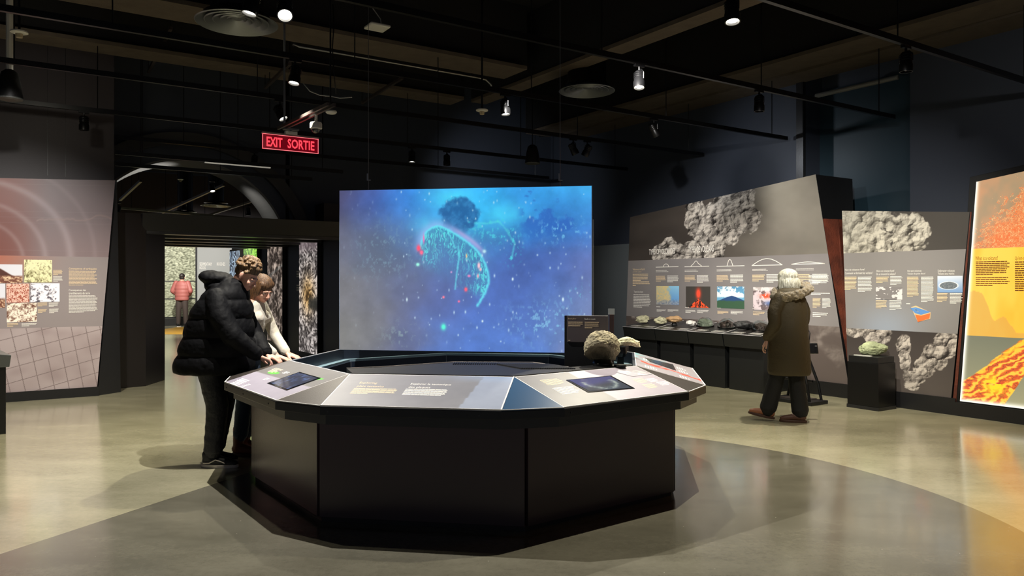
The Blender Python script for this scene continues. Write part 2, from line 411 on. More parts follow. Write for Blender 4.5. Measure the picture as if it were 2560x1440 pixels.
def arch_band(r0, r1, o0, o1, n=40):
    mb = MB(); R = []
    for i in range(n+1):
        a = .27+(math.pi-.27)*i/n; R.append([A.pt(sc_+r*math.cos(a), zc+r*math.sin(a), o) for r, o in ((r0, o0), (r1, o0), (r1, o1), (r0, o1))])
    return mb.rings(R)
struct(arch_band(R_-.035, R_, .02, -.82).build('trim_1', mat('pale plaster', (104, 104, 102), .7), smooth=False))
struct(arch_band(R_+.22, R_+.42, .10, 0).build('trim_2', mat('dark moulding', (58, 58, 60), .6)))

# wall on the right, with a deep glazed recess
W = Plane((0, 17.9, 0), D, Z)
def wx(px, py=600): return W.px(px, py)[0]
r0, r1 = wx(2013), wx(2275)
def wslab(a0, a1, z0, z1, o0=0, o1=-.5): return MB().hexa([W.pt(a0, z0, o0), W.pt(a1, z0, o0), W.pt(a1, z0, o1), W.pt(a0, z0, o1)], [W.pt(a0, z1, o0), W.pt(a1, z1, o0), W.pt(a1, z1, o1), W.pt(a0, z1, o1)])
mb = MB(); 
for q in ((1.515, r0), (r1, 16.5)): x = wslab(q[0], q[1], 0, 5.45); mb.add(x.v, x.f)
x = wslab(r0, r1, 0, 5.45, -.42, -.5); mb.add(x.v, x.f)
struct(mb.build('wall_right', wallmat))
struct(wslab(r0, r1, .2, 4.4, -.36, -.40).build('window_1', mat('dark glazing', (34, 52, 62), .42, spec=.35)))
struct(wslab(r0-.12, r0, 0, 5.4, .05, -.01).build('trim_3', darkgrey))

# wall block on the left
LP = Plane((-5.47, 10.04, 0), U, Z)
LW = Plane(LP.pt(0, 0, -.3), U, Z)
l1 = LW.px(285, 300)[0]
struct(MB().hexa([LW.pt(-7, 0), LW.pt(l1, 0), LW.pt(l1, 0, -1.0), LW.pt(-7, 0, -1.0)], [LW.pt(-7, 5.45), LW.pt(l1, 5.45), LW.pt(l1, 5.45, -1.0), LW.pt(-7, 5.45, -1.0)]).build('wall_left', wallmat2))
# fine joints between the wall sheets
jm = MB()
for px in (163, 118): a = LW.px(px, 300)[0]; jm.hexa([LW.pt(a, 2.9, .002), LW.pt(a+.008, 2.9, .002), LW.pt(a+.008, 2.9, 0), LW.pt(a, 2.9, 0)], [LW.pt(a, 5.4, .002), LW.pt(a+.008, 5.4, .002), LW.pt(a+.008, 5.4, 0), LW.pt(a, 5.4, 0)])
struct(jm.build('trim_4', black))

# beams under the ceiling; light bounced onto their undersides is in the brown colour
def su(px, y): k = (px-1280)/F; return k*y/(.834-.552*k)
def sd(px, y): k = (px-1280)/F; return k*y/(.559+.829*k)
tn = 5
def ubeam(y0, y1, pa, pb, z0=4.5, z1=5.45, m=beam):
    global tn
    a, b = su(pa, y0), su(pb, y0); P0 = Vector((0, y0, 0)); P1 = Vector((0, y1, 0))
    def sec(i): q0, q1 = P0.lerp(P1, i), P1.lerp(P0, i); return [q0+U*a, q0+U*b, q1+U*(b-(y1-y0)*.552), q1+U*(a-(y1-y0)*.552)]
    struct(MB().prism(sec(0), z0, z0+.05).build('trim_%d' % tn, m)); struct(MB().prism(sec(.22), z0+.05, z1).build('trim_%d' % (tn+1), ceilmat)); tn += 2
def dbeam(y0, y1, ta, tb, z0=4.5, z1=5.45, m=beam):
    global tn
    P0 = Vector((0, y0, 0)); P1 = Vector((0, y1, 0)); dy = y1-y0
    def sec(i): q0, q1 = P0.lerp(P1, i), P1.lerp(P0, i); return [q0+D*ta, q0+D*tb, q1+D*(tb+dy*.829), q1+D*(ta+dy*.829)]
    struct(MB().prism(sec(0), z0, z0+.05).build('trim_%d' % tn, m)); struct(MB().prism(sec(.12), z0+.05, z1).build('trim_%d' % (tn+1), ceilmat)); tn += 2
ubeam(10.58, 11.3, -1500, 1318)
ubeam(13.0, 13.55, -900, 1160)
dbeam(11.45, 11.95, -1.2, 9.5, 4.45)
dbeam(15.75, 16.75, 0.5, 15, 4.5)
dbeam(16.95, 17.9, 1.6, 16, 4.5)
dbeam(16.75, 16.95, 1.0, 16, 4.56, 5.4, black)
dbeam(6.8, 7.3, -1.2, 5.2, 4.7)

# ================================================================== THE DARK PORTAL under the arch
PF = Plane((-5.29, 10.98, 0), U, Z)
port = thing('portal', 'black boxed portal with a ribbed soffit leading to the next gallery', 'portal', PF.pt(1.4, 0))
blk = mat('portal black', (24, 21, 22), .38, bump=.03)
mb = MB(); mb.prism([(-5.95, 10.30), (-5.56, 10.69), (-5.29, 10.98), (-5.33, 11.67), (-5.9, 12.2), (-6.6, 11.3)], 0, 2.49)
mb.build('left_pier', blk, port, bevel=.004)
mb = MB(); mb.hexa([PF.pt(2.96, 0), PF.pt(4.6, 0), PF.pt(4.6, 0, -.9), PF.pt(2.96, 0, -.9)], [PF.pt(2.96, 2.45), PF.pt(4.6, 2.45), PF.pt(4.6, 2.45, -.9), PF.pt(2.96, 2.45, -.9)])
mb.build('right_pier', blk, port, bevel=.004)
mb = MB(); mb.hexa([PF.pt(-.05, 2.25), PF.pt(4.6, 2.25), PF.pt(4.6, 2.25, -4.0), PF.pt(-.05, 2.25, -4.0)], [PF.pt(-.05, 2.50, .05), PF.pt(4.6, 2.50, .05), PF.pt(4.6, 2.5, -4.0), PF.pt(-.05, 2.5, -4.0)])
mb.build('canopy', blk, port, bevel=.004)
rib = mat('portal rib', (52, 50, 48), .35)
for k in range(5):
    o0 = -.02-k*.95
    mb = MB(); mb.hexa([PF.pt(-.04, 2.205, o0), PF.pt(2.96, 2.205, o0), PF.pt(2.96, 2.205, o0-.22), PF.pt(-.04, 2.205, o0-.22)], [PF.pt(-.04, 2.249, o0), PF.pt(2.96, 2.249, o0), PF.pt(2.96, 2.249, o0-.22), PF.pt(-.04, 2.249, o0-.22)])
    mb.build('soffit_rib', rib, port)
# gallery wall inside with backlit columns of rock pictures
PO = PF.pt(2.96, 0)
RW = Plane(PO, D, Z)      # origin at the right jamb, runs away towards -D
mb = MB(); mb.hexa([RW.pt(-7.3, 0, -.02), RW.pt(-.9, 0, -.02), RW.pt(-.9, 0, -.4), RW.pt(-7.3, 0, -.4)], [RW.pt(-7.3, 2.9, -.02), RW.pt(-.9, 2.9, -.02), RW.pt(-.9, 2.9, -.4), RW.pt(-7.3, 2.9, -.4)])
struct(mb.build('wall_passage', mat('passage black', (14, 14, 16), .4)))
def rockprint(kind):
    def f(u, v):
        x = u*1.9; y = v*6
        if kind == 0:      # contorted brown and white schist with amber core
            n = fbm(x*1.3+1.2*fbm(x, y*.6, 4, 1), y*.8, 6, 2); r = np.abs(np.sin(n*26+u*3))
            c = mix((40, 36, 36), (225, 215, 210), r**1.3*sstep(.25, .7, fbm(x*3, y*2, 4, 5)+.12))
            amb = np.exp(-((u-.5)/.35)**2-((v-.52)/.17)**2); c = mix(c, c*np.array([[.95, .80, .52]])+np.array([[34, 22, 4]]), np.clip(amb*.9, 0, 1))
            c = mix(c, (120, 105, 110), sstep(.86, .97, v)*.7); dk = sstep(.5, .6, u)*sstep(.36, .42, v)*sstep(.52, .46, v); return mix(c, (45, 45, 40), dk*.9)
        if kind == 1:      # cracked bark-like brown rock
            n = worley(x*3.2+fbm(x*4, y*3, 4, 1)*2, y*1.6+fbm(x*3, y*3, 4, 2)*2, 3); c = mix((42, 34, 30), (215, 195, 180), sstep(.15, .85, n)*(.35+.9*fbm(x*6, y*4, 4, 4)))
            return mix(c, (120, 128, 128), sstep(.0, .06, .03-np.abs(v-.66-.12*u))*.9)
        if kind == 2:      # green crystals
            n = fbm(x*5, y*5, 4, 3); return mix((40, 90, 20), (170, 235, 90), sstep(.3, .7, n))
        n = np.abs(np.sin((u*5+3*fbm(x*2, y*1.5, 4, 6))*4)); return mix((18, 28, 48), (190, 215, 235), n**3)
    return f
gal = thing('picture_wall', 'black column wall in the passage carrying backlit rock pictures', 'display wall', RW.pt(-4, 0))
litprint = pmat('backlit print', emit=.95)
for i, (x0, x1, z0, z1, k) in enumerate(((755, 800, .22, 2.26, 0), (675, 712, .30, 2.28, 1), (615, 648, .3, 2.27, 2), (580, 605, .3, 2.26, 3))):
    a0 = RW.px(x0, 700)[0]; a1 = RW.px(x1, 700)[0]
    mb = MB(); mb.hexa([RW.pt(a0-.02, 0, -.019), RW.pt(a1+.02, 0, -.019), RW.pt(a1+.02, 0, .05), RW.pt(a0-.02, 0, .05)][::-1], [RW.pt(a0-.02, 2.3, -.019), RW.pt(a1+.02, 2.3, -.019), RW.pt(a1+.02, 2.3, .05), RW.pt(a0-.02, 2.3, .05)][::-1])
    c = mb.build('light_column', black, gal)
    grid('backlit_picture', [RW.pt(a0, z0, .055), RW.pt(a1, z0, .055), RW.pt(a1, z1, .055), RW.pt(a0, z1, .055)], 90, 300, rockprint(k), litprint, c)
# small lit labels beside the first column
a0 = RW.px(744, 700)[0]; a1 = RW.px(753, 700)[0]; mb = MB(); rnd = random.Random(3)
for z in (1.62, 1.36):
    lines(mb, RW, a0, z+.1, (a1-a0), 3, .045, rnd, fill=.6, last=.7, off=.02)
mb.build('label_text', white_ink, gal)
# far gallery wall
FW = Plane((-11.85, 27.3, 0), U, Z)
fwt = mat('far gallery wall', (120, 122, 122), .6)
struct(MB().hexa([FW.pt(-6, 0), FW.pt(9, 0), FW.pt(9, 0, -.3), FW.pt(-6, 0, -.3)], [FW.pt(-6, 5.4), FW.pt(9, 5.4), FW.pt(9, 5.4, -.3), FW.pt(-6, 5.4, -.3)]).build('wall_far', wallmat2))
fp = thing('rock_mural', 'pale green mural of pebbly rock cut into sheets by black joints on the far wall', 'mural', FW.pt(0, 0, .05))
def pebbles(u, v):
    n = worley(u*26, v*38, 2); c = mix((88, 92, 70), (205, 208, 180), sstep(.1, .8, 1-n)*fbm(u*30, v*40, 4, 3)*1.5)
    return mix(c, (190, 150, 140), (np.hypot((u-.15)*.6, v-.95) < .05)*.8)
b0 = FW.px(424, 700)[0]; b1 = FW.px(489, 700)[0]; zs = [.28, FW.px(455, 747)[1], FW.px(455, 703)[1], 3.0]
for i in range(3):
    grid('mural_sheet', [FW.pt(b0-1.5, zs[i]+.02, .06), FW.pt(b1-.02, zs[i]+.02, .06), FW.pt(b1-.02, zs[i+1]-.02, .06), FW.pt(b0-1.5, zs[i+1]-.02, .06)], 160, 80, pebbles, pmat('print', 0), fp)
MB().hexa([FW.pt(b0-1.6, 0, .01), FW.pt(b1+.03, 0, .01), FW.pt(b1+.03, 0, .055), FW.pt(b0-1.6, 0, .055)][::-1], [FW.pt(b0-1.6, 3.05, .01), FW.pt(b1+.03, 3.05, .01), FW.pt(b1+.03, 3.05, .055), FW.pt(b0-1.6, 3.05, .055)][::-1]).build('backing_board', black, fp)
ft = thing('text_panel', 'tall grey panel headed SEDIMENTARY ROCKS on the far gallery wall', 'panel', FW.pt(2, 0, .05))
c0 = FW.px(491, 700)[0]; c1 = FW.px(600, 700)[0]
MB().hexa([FW.pt(c0+.02, .1, .01), FW.pt(c1, .1, .01), FW.pt(c1, .1, .06), FW.pt(c0+.02, .1, .06)][::-1], [FW.pt(c0+.02, 3.05, .01), FW.pt(c1, 3.05, .01), FW.pt(c1, 3.05, .06), FW.pt(c0+.02, 3.05, .06)][::-1]).build('board', mat('pale grey board', (150, 152, 150), .5), ft)
textpx('heading', 'SEDIMENTARY', FW, 498, 664, 529, 656, white_ink, ft, off=.066); textpx('heading', 'ROCKS', FW, 498, 673, 513, 666, white_ink, ft, off=.066)
textpx('heading', 'ROCHES', FW, 541, 664, 562, 656, white_ink, ft, off=.066)
for y_ in (682, 687, 692, 697): linespx(TB(white_ink, ft), FW, 498, y_, 512, y_+4, 1, rnd, off=.066, last=1)
tag(MB().box((-9.6, 23.9, .004), (3.4, 3.4, .008)).build('floor_mat', mat('yellow mat', (206, 158, 52), .5)), 'yellow floor mat in the far gallery before the rock mural', 'mat')
tag(MB().hexa([FW.pt(-5, 0, .3), FW.pt(8, 0, .3), FW.pt(8, 0, .5), FW.pt(-5, 0, .5)][::-1], [FW.pt(-5, .26, .3), FW.pt(8, .26, .3), FW.pt(8, .26, .5), FW.pt(-5, .26, .5)][::-1]).build('low_barrier', black), 'long low black barrier on the floor before the far wall', 'barrier')
# ================================================================== THE COUNTER
CC = Vector((-.334, 6.277, 0)); TH = math.radians(-98.56); SD = 1.10; AI, AOUT = 1.332, 1.827; ZO, ZI = .75, .882
def cn(k): a = TH+k*math.pi/4; return Vector((math.cos(a), math.sin(a), 0))
def ct(k): n = cn(k); return Vector((-n.y, n.x, 0))
def cp(k, ap, s, z): return CC+cn(k)*ap+ct(k)*s+Z*z
def outline(ap, half=SD/2): return [cp(k, ap, sg*half, 0) for k in range(8) for sg in (-1, 1)]
def octo(ap): h = ap*math.tan(math.pi/8); return [cp(k, ap, -h, 0) for k in range(8)]
ctr = thing('exhibit_counter', 'large black eight-sided counter with sloping graphic tops around an open well', 'counter', CC)
top_edge = mat('counter edge', (14, 14, 15), .3)
body = mat('counter panel', (64, 50, 54), .25, spec=.5)
groove = mat('joint black', (10, 8, 9), .4)
well = mat('well lining', (34, 42, 56), .35)
deckm = mat('deck laminate', (30, 28, 26), .55, spec=.25, bump=.08, bscale=140)
BS = Vector((0.01, -.11, 0))
def zset(pts, z): return [(p.x, p.y, z) for p in pts]
def ringprism(outer, inner, z0, z1):
    n = len(outer); vs = zset(outer, z0)+zset(outer, z1)+zset(inner, z1)+zset(inner, z0); fs = []
    for i in range(n):
        j = (i+1) % n
        for a in range(4): b = (a+1) % 4; fs.append((a*n+i, a*n+j, b*n+j, b*n+i))
    return MB().add(vs, fs)
ringprism([p+BS for p in octo(1.545)], [p+BS for p in octo(1.40)], 0, .66).build('base_core', groove, ctr)
for k in range(8):
    h = 1.575*math.tan(math.pi/8)-.012
    mb = MB(); mb.hexa([BS+cp(k, 1.545, -h, .035), BS+cp(k, 1.545, h, .035), BS+cp(k, 1.575, h, .035), BS+cp(k, 1.575, -h, .035)],
                       [BS+cp(k, 1.545, -h, .64), BS+cp(k, 1.545, h, .64), BS+cp(k, 1.575, h, .64), BS+cp(k, 1.575, -h, .64)])
    mb.build('base_panel', body, ctr, bevel=.002)
ringprism(outline(1.765, SD/2-.01), outline(1.50, SD/2-.06), .625, .692).build('under_ledge', darkgrey, ctr)
ringprism(outline(AOUT+.003), outline(1.45, SD/2-.09), .692, .742).build('fascia', top_edge, ctr, bevel=.002)
for k in (-1, 0, 1):
    for s in (-.5, -.1, .42): p = cp(k, AOUT+.003, s, .715); MB().cyl(p, p+cn(k)*.003, .005, n=8).build('screw', mat('dark screw', (70, 70, 72), .4, metal=.8), ctr)
sl = Vector((0, 0, 0))
def CPl(k): n = cn(k); return Plane(cp(k, AOUT, 0, ZO), ct(k), -n*(AOUT-AI)+Z*(ZI-ZO))
RL = math.hypot(AOUT-AI, ZI-ZO)
SR = RL/ (AOUT-AI)
# inner rim, ledge and well
ringprism(octo(AI+.0), octo(AI-.02), .5, ZI-.004).build('rim', mat('rim navy', (40, 48, 60), .35), ctr)
ringprism(octo(AI-.02), octo(AI-.085), .765, .785).build('ledge', mat('ledge pale', (120, 145, 155), .4), ctr)
ringprism(octo(AI-.06), octo(AI-.10), .3, .765).build('well_wall', well, ctr)
MB().prism(octo(AI-.1), .28, .31).build('well_floor', groove, ctr)
for k in range(8): p0 = octo(AI-.101)[k]; MB().cyl((p0.x, p0.y, .31), (p0.x, p0.y, .765), .004, n=6).build('corner_joint', mat('joint grey', (90, 95, 105), .5), ctr)
# near half deck, black, flush with the inner edge
o8 = octo(AI-.022)
dk = [Vector(p) for p in ((-1.16, 5.33, 0), (-.95, 5.40, 0), (-.43, 5.76, 0), (.16, 5.72, 0), (.40, 5.40, 0), (.62, 5.56, 0), (.88, 5.62, 0))]
near = [p for p in o8]
poly = [near[7], near[0], near[1], near[2]]
deck_poly = [dk[0], dk[1], dk[2], dk[3], dk[4], dk[5], dk[6]]
# front vertices in order from right to left
fr = sorted([p for p in o8 if p.y < 5.7], key=lambda p: -p.x)
deck_poly = deck_poly+[p for p in fr]
MB().prism([(p.x, p.y) for p in deck_poly], .80, ZI+.004).build('deck', deckm, ctr, bevel=.002)
em = MB()
def strip(mb, p, q, w=.006, z0=.0, h=.004):
    p, q = Vector(p), Vector(q); d = (q-p).normalized(); mb.box((p+q)/2+Z*(z0+h/2), ((q-p).length, w, h), (d, d.cross(Z).normalized()*-1, (d.cross(d.cross(Z))).normalized()*-1))
for a, b in ((0, 1), (1, 2), (2, 3), (3, 4)): strip(em, (dk[a].x, dk[a].y, ZI+.004), (dk[b].x, dk[b].y, ZI+.004), .006)
em.build('deck_edge', mat('worn edge', (170, 160, 150), .5), ctr)
gm = MB()
for i in range(46):
    x = -.43+i*.016; y0 = 5.55 if i < 22 else 5.2
    gm.box((x+.0, 5.62-.0, ZI+.009), (.006, .10, .008), None) if i < 22 else gm.box((x+.06, 5.42, ZI+.009), (.005, .34, .008), (Vector((.85, .52, 0)), Vector((-.52, .85, 0)), Z))
gm.build('vent_grille', mat('grille', (26, 26, 28), .6), ctr)
# sloping tops
lilac = (146, 140, 152); grey1 = (108, 105, 104)
def paintk(k):
    def f(u, v):
        n = fbm(u*14, v*7, 3, k+3)[:, None]*10-5
        if k == -1:
            c = mix(lilac, grey1, (v > .47).astype(float)); leaf = lambda cx, cy, a: (((u-cx)*math.cos(a)+(v-cy)*math.sin(a))/.085)**2+((-(u-cx)*math.sin(a)+(v-cy)*math.cos(a))/.045)**2 < 1
            for cx, cy in ((.235, .56), (.83, .70)): c = mix(c, (84, 170, 60), leaf(cx, cy, .15).astype(float))
            c = mix(c, (150, 160, 90), leaf(.57, .60, .15).astype(float)); return c+n
        if k == 0: return mix(mix((122, 120, 124), (140, 146, 162), (u > .80+.06*(v-.5)).astype(float)), (128, 148, 180), sstep(.5, .85, u)*sstep(.75, 1, v)*.5)+n
        if k == 1: return mix((112, 109, 108), (154, 146, 156), ((u > .40+.0*v)).astype(float))+n
        if k == 2:
            c = mix((150, 144, 150), (130, 176, 184), ((u > .55)*(v > .45)).astype(float)*sstep(.4, .6, fbm(u*9, v*6, 4, 2)))
            lava = (np.abs(u-.24-.16*v-.30*(fbm(u*7, v*5, 4, 1)-.5)) < .035+.06*np.abs(v-.5)) & (v < .93)
            return mix(c, (226, 74, 52), lava.astype(float)*.95)+n
        return np.tile(np.array([[60, 64, 70.]]), (len(u), 1))+n
    return f
printm = pmat('print', 0)
blue = mat('blue laminate', (20, 60, 92), .35); wedge_dark = mat('wedge laminate', (58, 52, 48), .35, bump=.05, bscale=120)
for k in (-3, -2, -1, 0, 1, 2, 3, 4):
    pl = CPl(k); h = SD/2
    gp = MB().hexa([pl.pt(-h, 0, -.012), pl.pt(h, 0, -.012), pl.pt(h, RL, -.012), pl.pt(-h, RL, -.012)], [pl.pt(-h, 0), pl.pt(h, 0), pl.pt(h, RL), pl.pt(-h, RL)]).build('sloping_top', edgewhite, ctr)
    grid('printed_sheet', [pl.pt(-h+.006, .006, .001), pl.pt(h-.006, .006, .001), pl.pt(h-.006, RL-.006, .001), pl.pt(-h+.006, RL-.006, .001)], 90, 44, paintk(k), printm, gp)
    # wedge to the next side
    q = [cp(k, AOUT, h, ZO), cp(k+1, AOUT, -h, ZO), cp(k, AI, h, ZI)]
    mb = MB(); mb.hexa([Vector(p)-Z*.012 for p in q], q)
    wd = mb.build('wedge_top', blue if k == 0 else wedge_dark, ctr)
    mb = MB(); strip(mb, q[0], q[1], .007, -.003, .005); mb.build('white_edge', edgewhite, wd)
    if k == 0:
        mb = MB(); strip(mb, Vector(q[0]), Vector(q[2]), .007, -.002, .005); mb.build('white_edge', edgewhite, wd)
    if k in (-1, 0, 1, 2):
        mb = MB(); strip(mb, pl.pt(-h, .003), pl.pt(h, .003), .007, -.002, .005); mb.build('white_edge', edgewhite, gp)
rnd = random.Random(11)
S = {k: [o for o in bpy.data.objects if o.name.startswith('sloping_top')][k+3] for k in range(-3, 5)}
def display(k, q, paint, name='touch_screen', emit=1.1):
    pl = CPl(k); c = [pl.px(*p) for p in q]     # bl br tr tl
    mb = MB(); mb.hexa([pl.pt(a, b, .0015) for a, b in c], [pl.pt(a, b, .004) for a, b in c])
    fr_ = mb.build(name, mat('screen bezel', (8, 9, 14), .15), S[k])
    cx = sum(a for a, b in c)/4; cy = sum(b for a, b in c)/4; s = .90
    if paint: grid('display_image', [pl.pt(cx+(a-cx)*s, cy+(b-cy)*s, .005) for a, b in c], 70, 40, paint, pmat('display image', emit=emit, rough=.12), fr_)
display(-1, [(668, 959), (717, 977), (802, 946), (749, 931)][::1] if False else [(668, 959), (717, 977), (802, 946), (749, 931)],
        lambda u, v: mix((20, 32, 66), (74, 98, 150), sstep(.45, .8, fbm(u*9, v*4, 4, 2))))
def crater(u, v):
    d = ((u-.52)/.40)**2+((v-.60)/.55)**2; rimm = np.exp(-((d-.75)/.28)**2)*(v < .75)*(fbm(u*16, v*12, 4, 3)*1.4)
    sky = mix((40, 44, 110), (22, 36, 58), sstep(.5, .9, 1-v+.4*u)); return mix(sky, (165, 175, 165), np.clip(rimm, 0, 1))
display(1, [(1470, 982), (1587, 972), (1527, 940), (1415, 951)], crater)
display(2, [(1690, 927), (1624, 905), (1612, 895), (1682, 912)][::1], None)
# printed words on the tops
p0 = CPl(0)
textpx('heading', 'Exploring', p0, 895, 961, 943, 953.5, cream_ink, S[0], lean=0, off=.003)
def T(k, name, s, x0, y0, wd, ht, m): 
    a, b = CPl(k).px(x0, y0); text(name, s, CPl(k), a, b, wd, ht, m, S[k], .0016)
for o in [o for o in bpy.data.objects if o.name.startswith('heading') and o.parent == S[0]]: bpy.data.objects.remove(o, do_unlink=True)
T(0, 'heading', 'Exploring', 896.5, 960.5, .117, .036, cream_ink); T(0, 'heading', 'plate tectonics', 890.5, 969, .175, .036, cream_ink)
T(0, 'heading', 'Explorer la tectonique', 1025, 963.5, .262, .036, white_ink); T(0, 'heading', 'des plaques', 1019.5, 971.5, .140, .036, white_ink)
def para(k, x0, y0, wd, n, pitch, m, last=.5, fill=.5):
    pl = CPl(k); a, b = pl.px(x0, y0); mb = MB(); lines(mb, pl, a, b, wd, n, pitch, rnd, fill=fill, last=last, off=.0016); mb.build('text_block', m, S[k])
para(0, 886, 970.5, .29, 6, .0155, cream_ink, .4); para(0, 1015, 972.5, .275, 7, .0145, white_ink, .9)
# left-front top: two text blocks and small notes, rotated with the panel
pl = CPl(-1)
para(-1, 600, 950, .17, 5, .016, white_ink, .8); para(-1, 606, 946, .19, 3, .018, white_ink, .6)
for x0, y0, wd in ((680, 925, .15), (690, 920, .17), (612, 963, .05), (622, 960, .05), (668, 945, .06), (716, 929, .08)): para(-1, x0, y0, wd, 3, .014, cream_ink if wd > .1 else white_ink, .7)
para(1, 1349, 951, .16, 6, .016, cream_ink, .7); para(1, 1380, 971, .17, 7, .016, white_ink, .8)
para(1, 1578, 948, .11, 5, .017, cream_ink, .7); para(1, 1604, 962, .11, 5, .015, cream_ink, .7); para(1, 1612, 948, .10, 4, .017, white_ink, .7); para(1, 1640, 956, .10, 4, .017, white_ink, .7)
def conts(u, v): return mix((156, 148, 157), (188, 182, 186), (fbm(u*7, v*5, 4, 5) > .52).astype(float))
pl = CPl(1); q = [pl.px(*c) for c in ((1582, 942), (1632, 936), (1590, 925), (1540, 931))]
grid('world_map', [pl.pt(a, b, .003) for a, b in q], 60, 30, conts, printm, S[1])
m2 = TB(white_ink, S[2])
for a_, b_, w_, n_ in ((-.50, .18, .13, 4), (-.10, .16, .16, 4), (.12, .16, .16, 4), (-.46, .44, .15, 5), (.05, .44, .18, 3)): lines(m2, CPl(2), a_, b_, w_, n_, .02, rnd, off=.0016)

# ---- things standing on and in the counter
sp_ = Plane((.40, 5.80, 0), ct(0), Z)
sg = thing('sign_stand', 'dark slab sign with two columns of small text behind the big basalt rock', 'sign', sp_.pt(.16, .31))
MB().hexa([sp_.pt(0, .311), sp_.pt(.33, .311), sp_.pt(.33, .311, -.07), sp_.pt(0, .311, -.07)], [sp_.pt(0, 1.235), sp_.pt(.33, 1.235), sp_.pt(.33, 1.235, -.07), sp_.pt(0, 1.235, -.07)]).build('plinth', black, sg, bevel=.002)
MB().hexa([sp_.pt(.02, 1.035, .001), sp_.pt(.33, 1.035, .001), sp_.pt(.33, 1.035, .008), sp_.pt(.02, 1.035, .008)][::-1], [sp_.pt(.02, 1.235, .001), sp_.pt(.33, 1.235, .001), sp_.pt(.33, 1.235, .008), sp_.pt(.02, 1.235, .008)][::-1]).build('sign_plate', mat('sign plate', (84, 76, 78), .4), sg, bevel=.001)
text('heading', 'Basalt pillow', sp_, .03, 1.205, .06, .014, cream_ink, sg, .010); text('heading', 'Basalte en coussin', sp_, .155, 1.205, .08, .014, white_ink, sg, .010)
mb = MB(); lines(mb, sp_, .03, 1.19, .115, 3, .014, rnd, fill=.4, off=.010, last=.8); lines(mb, sp_, .155, 1.19, .115, 4, .014, rnd, fill=.4, off=.010); lines(mb, sp_, .03, 1.05, .03, 1, .008, rnd, off=.010)
mb.build('text_block', cream_ink, sg)
pst = thing('display_post', 'slim dark brown post with a clear holder on top, right of the slab sign', 'post', (.775, 5.93, .31))
MB().box((.775, 5.93, .775), (.036, .036, .93)).build('post', mat('brown post', (52, 36, 34), .4), pst, bevel=.002)
MB().box((.775, 5.93, 1.262), (.05, .02, .045)).build('clear_holder', mat('clear acrylic', (200, 205, 205), .1, trans=.6), pst)

def rock(name, c, r, seed, m, amp=.25, freq=2.2, sub=5, fine=.06, fn=None):
    bm = bmesh.new(); bmesh.ops.create_icosphere(bm, subdivisions=sub, radius=1)
    off = Vector((seed*3.1, seed*1.7, seed*.9))
    for v in bm.verts:
        p = v.co.copy(); d = 1+amp*noise.fractal(p*freq*.6+off, 1, 2, 4)+fine*noise.fractal(p*freq*4+off, .8, 2, 4)
        q = p*d
        if fn: q = fn(p, q)
        v.co = Vector((q.x*r[0], q.y*r[1], q.z*r[2]))
    zm = min(v.co.z for v in bm.verts)
    for v in bm.verts: v.co.z = max(v.co.z, zm*.8)
    zm = min(v.co.z for v in bm.verts)
    for v in bm.verts: v.co.z -= zm
    me = bpy.data.meshes.new(name); bm.to_mesh(me); bm.free(); me.polygons.foreach_set('use_smooth', [True]*len(me.polygons))
    o = place(name, me, m); o.location = (c[0], c[1], c[2]); return o
basalt = mat('basalt', (146, 136, 108), .75, bump=.9, bscale=60, var=.45, vscale=14)
def pillow(p, q):
    # hollow, darker mouth low at the front; ropy ridges over the dome
    q = q*(1+.018*math.sin(13*math.atan2(p.x, p.z+.3)+6*p.y+4*noise.noise(p*2))*max(0, p.z+.4))
    d = math.hypot((p.x+.15)/.66, (p.z+.55)/.62)
    if p.y < -.05: q.y += 1.25*math.exp(-d**4)*(-p.y)
    if p.y < 0: r_ = math.exp(-((d-1.12)/.16)**2); q = q+Vector((p.x, p.y, p.z))*.09*r_*(1+noise.noise(p*9))
    return q
rk = rock('basalt_pillow', (.650, 5.50, .93), (.125, .125, .115), 3, basalt, .10, 2.0, 6, .05, pillow)
rk2m = bpy.data.materials.new('x'); bpy.data.materials.remove(rk2m)
tag(rk, 'dome-shaped brown basalt rock with a dark hollow mouth on the black counter deck', 'rock')
rb = tag(MB().lathe((.655, 5.50, ZI+.004), [(.001, 0), (.07, 0), (.075, .02), (.06, .044), (.001, .044)]).build('rock_mount', blackmetal), 'round black mount under the dome-shaped basalt rock', 'mount'); recenter(rb)
rb2 = MB().lathe((.775, 5.44, ZI+.004), [(.001, 0), (.045, 0), (.045, .014), (.001, .014)], n=24).build('mount_foot', blackmetal); recenter(rb2); tag(rb2, 'small grey-black round foot at the right of the basalt rock', 'mount')
def archrock(p, q): q.z -= .55*p.x*p.x*0+0; q.z = q.z*.55+.5-.75*p.x*p.x*(1 if p.z < .2 else .55); return q
pale = mat('pale rock', (196, 192, 158), .7, bump=.7, bscale=50, var=.3, vscale=12)
r2 = rock('pale_rock', (.925, 6.14, .967), (.100, .07, .06), 8, pale, .22, 2.6, 5, .08, archrock)
tag(r2, 'pale cream arched rock specimen raised on a stand behind the basalt rock', 'rock')
st = thing('rock_stand', 'thin black stand holding up the pale arched rock', 'stand', (.875, 6.14, .31))
MB().box((.875, 6.14, .60), (.05, .05, .58)).build('post', blackmetal, st, bevel=.003)
MB().lathe((.875, 6.14, .89), [(.001, 0), (.04, 0), (.055, .03), (.05, .075), (.001, .075)], n=12).build('cradle', blackmetal, st)

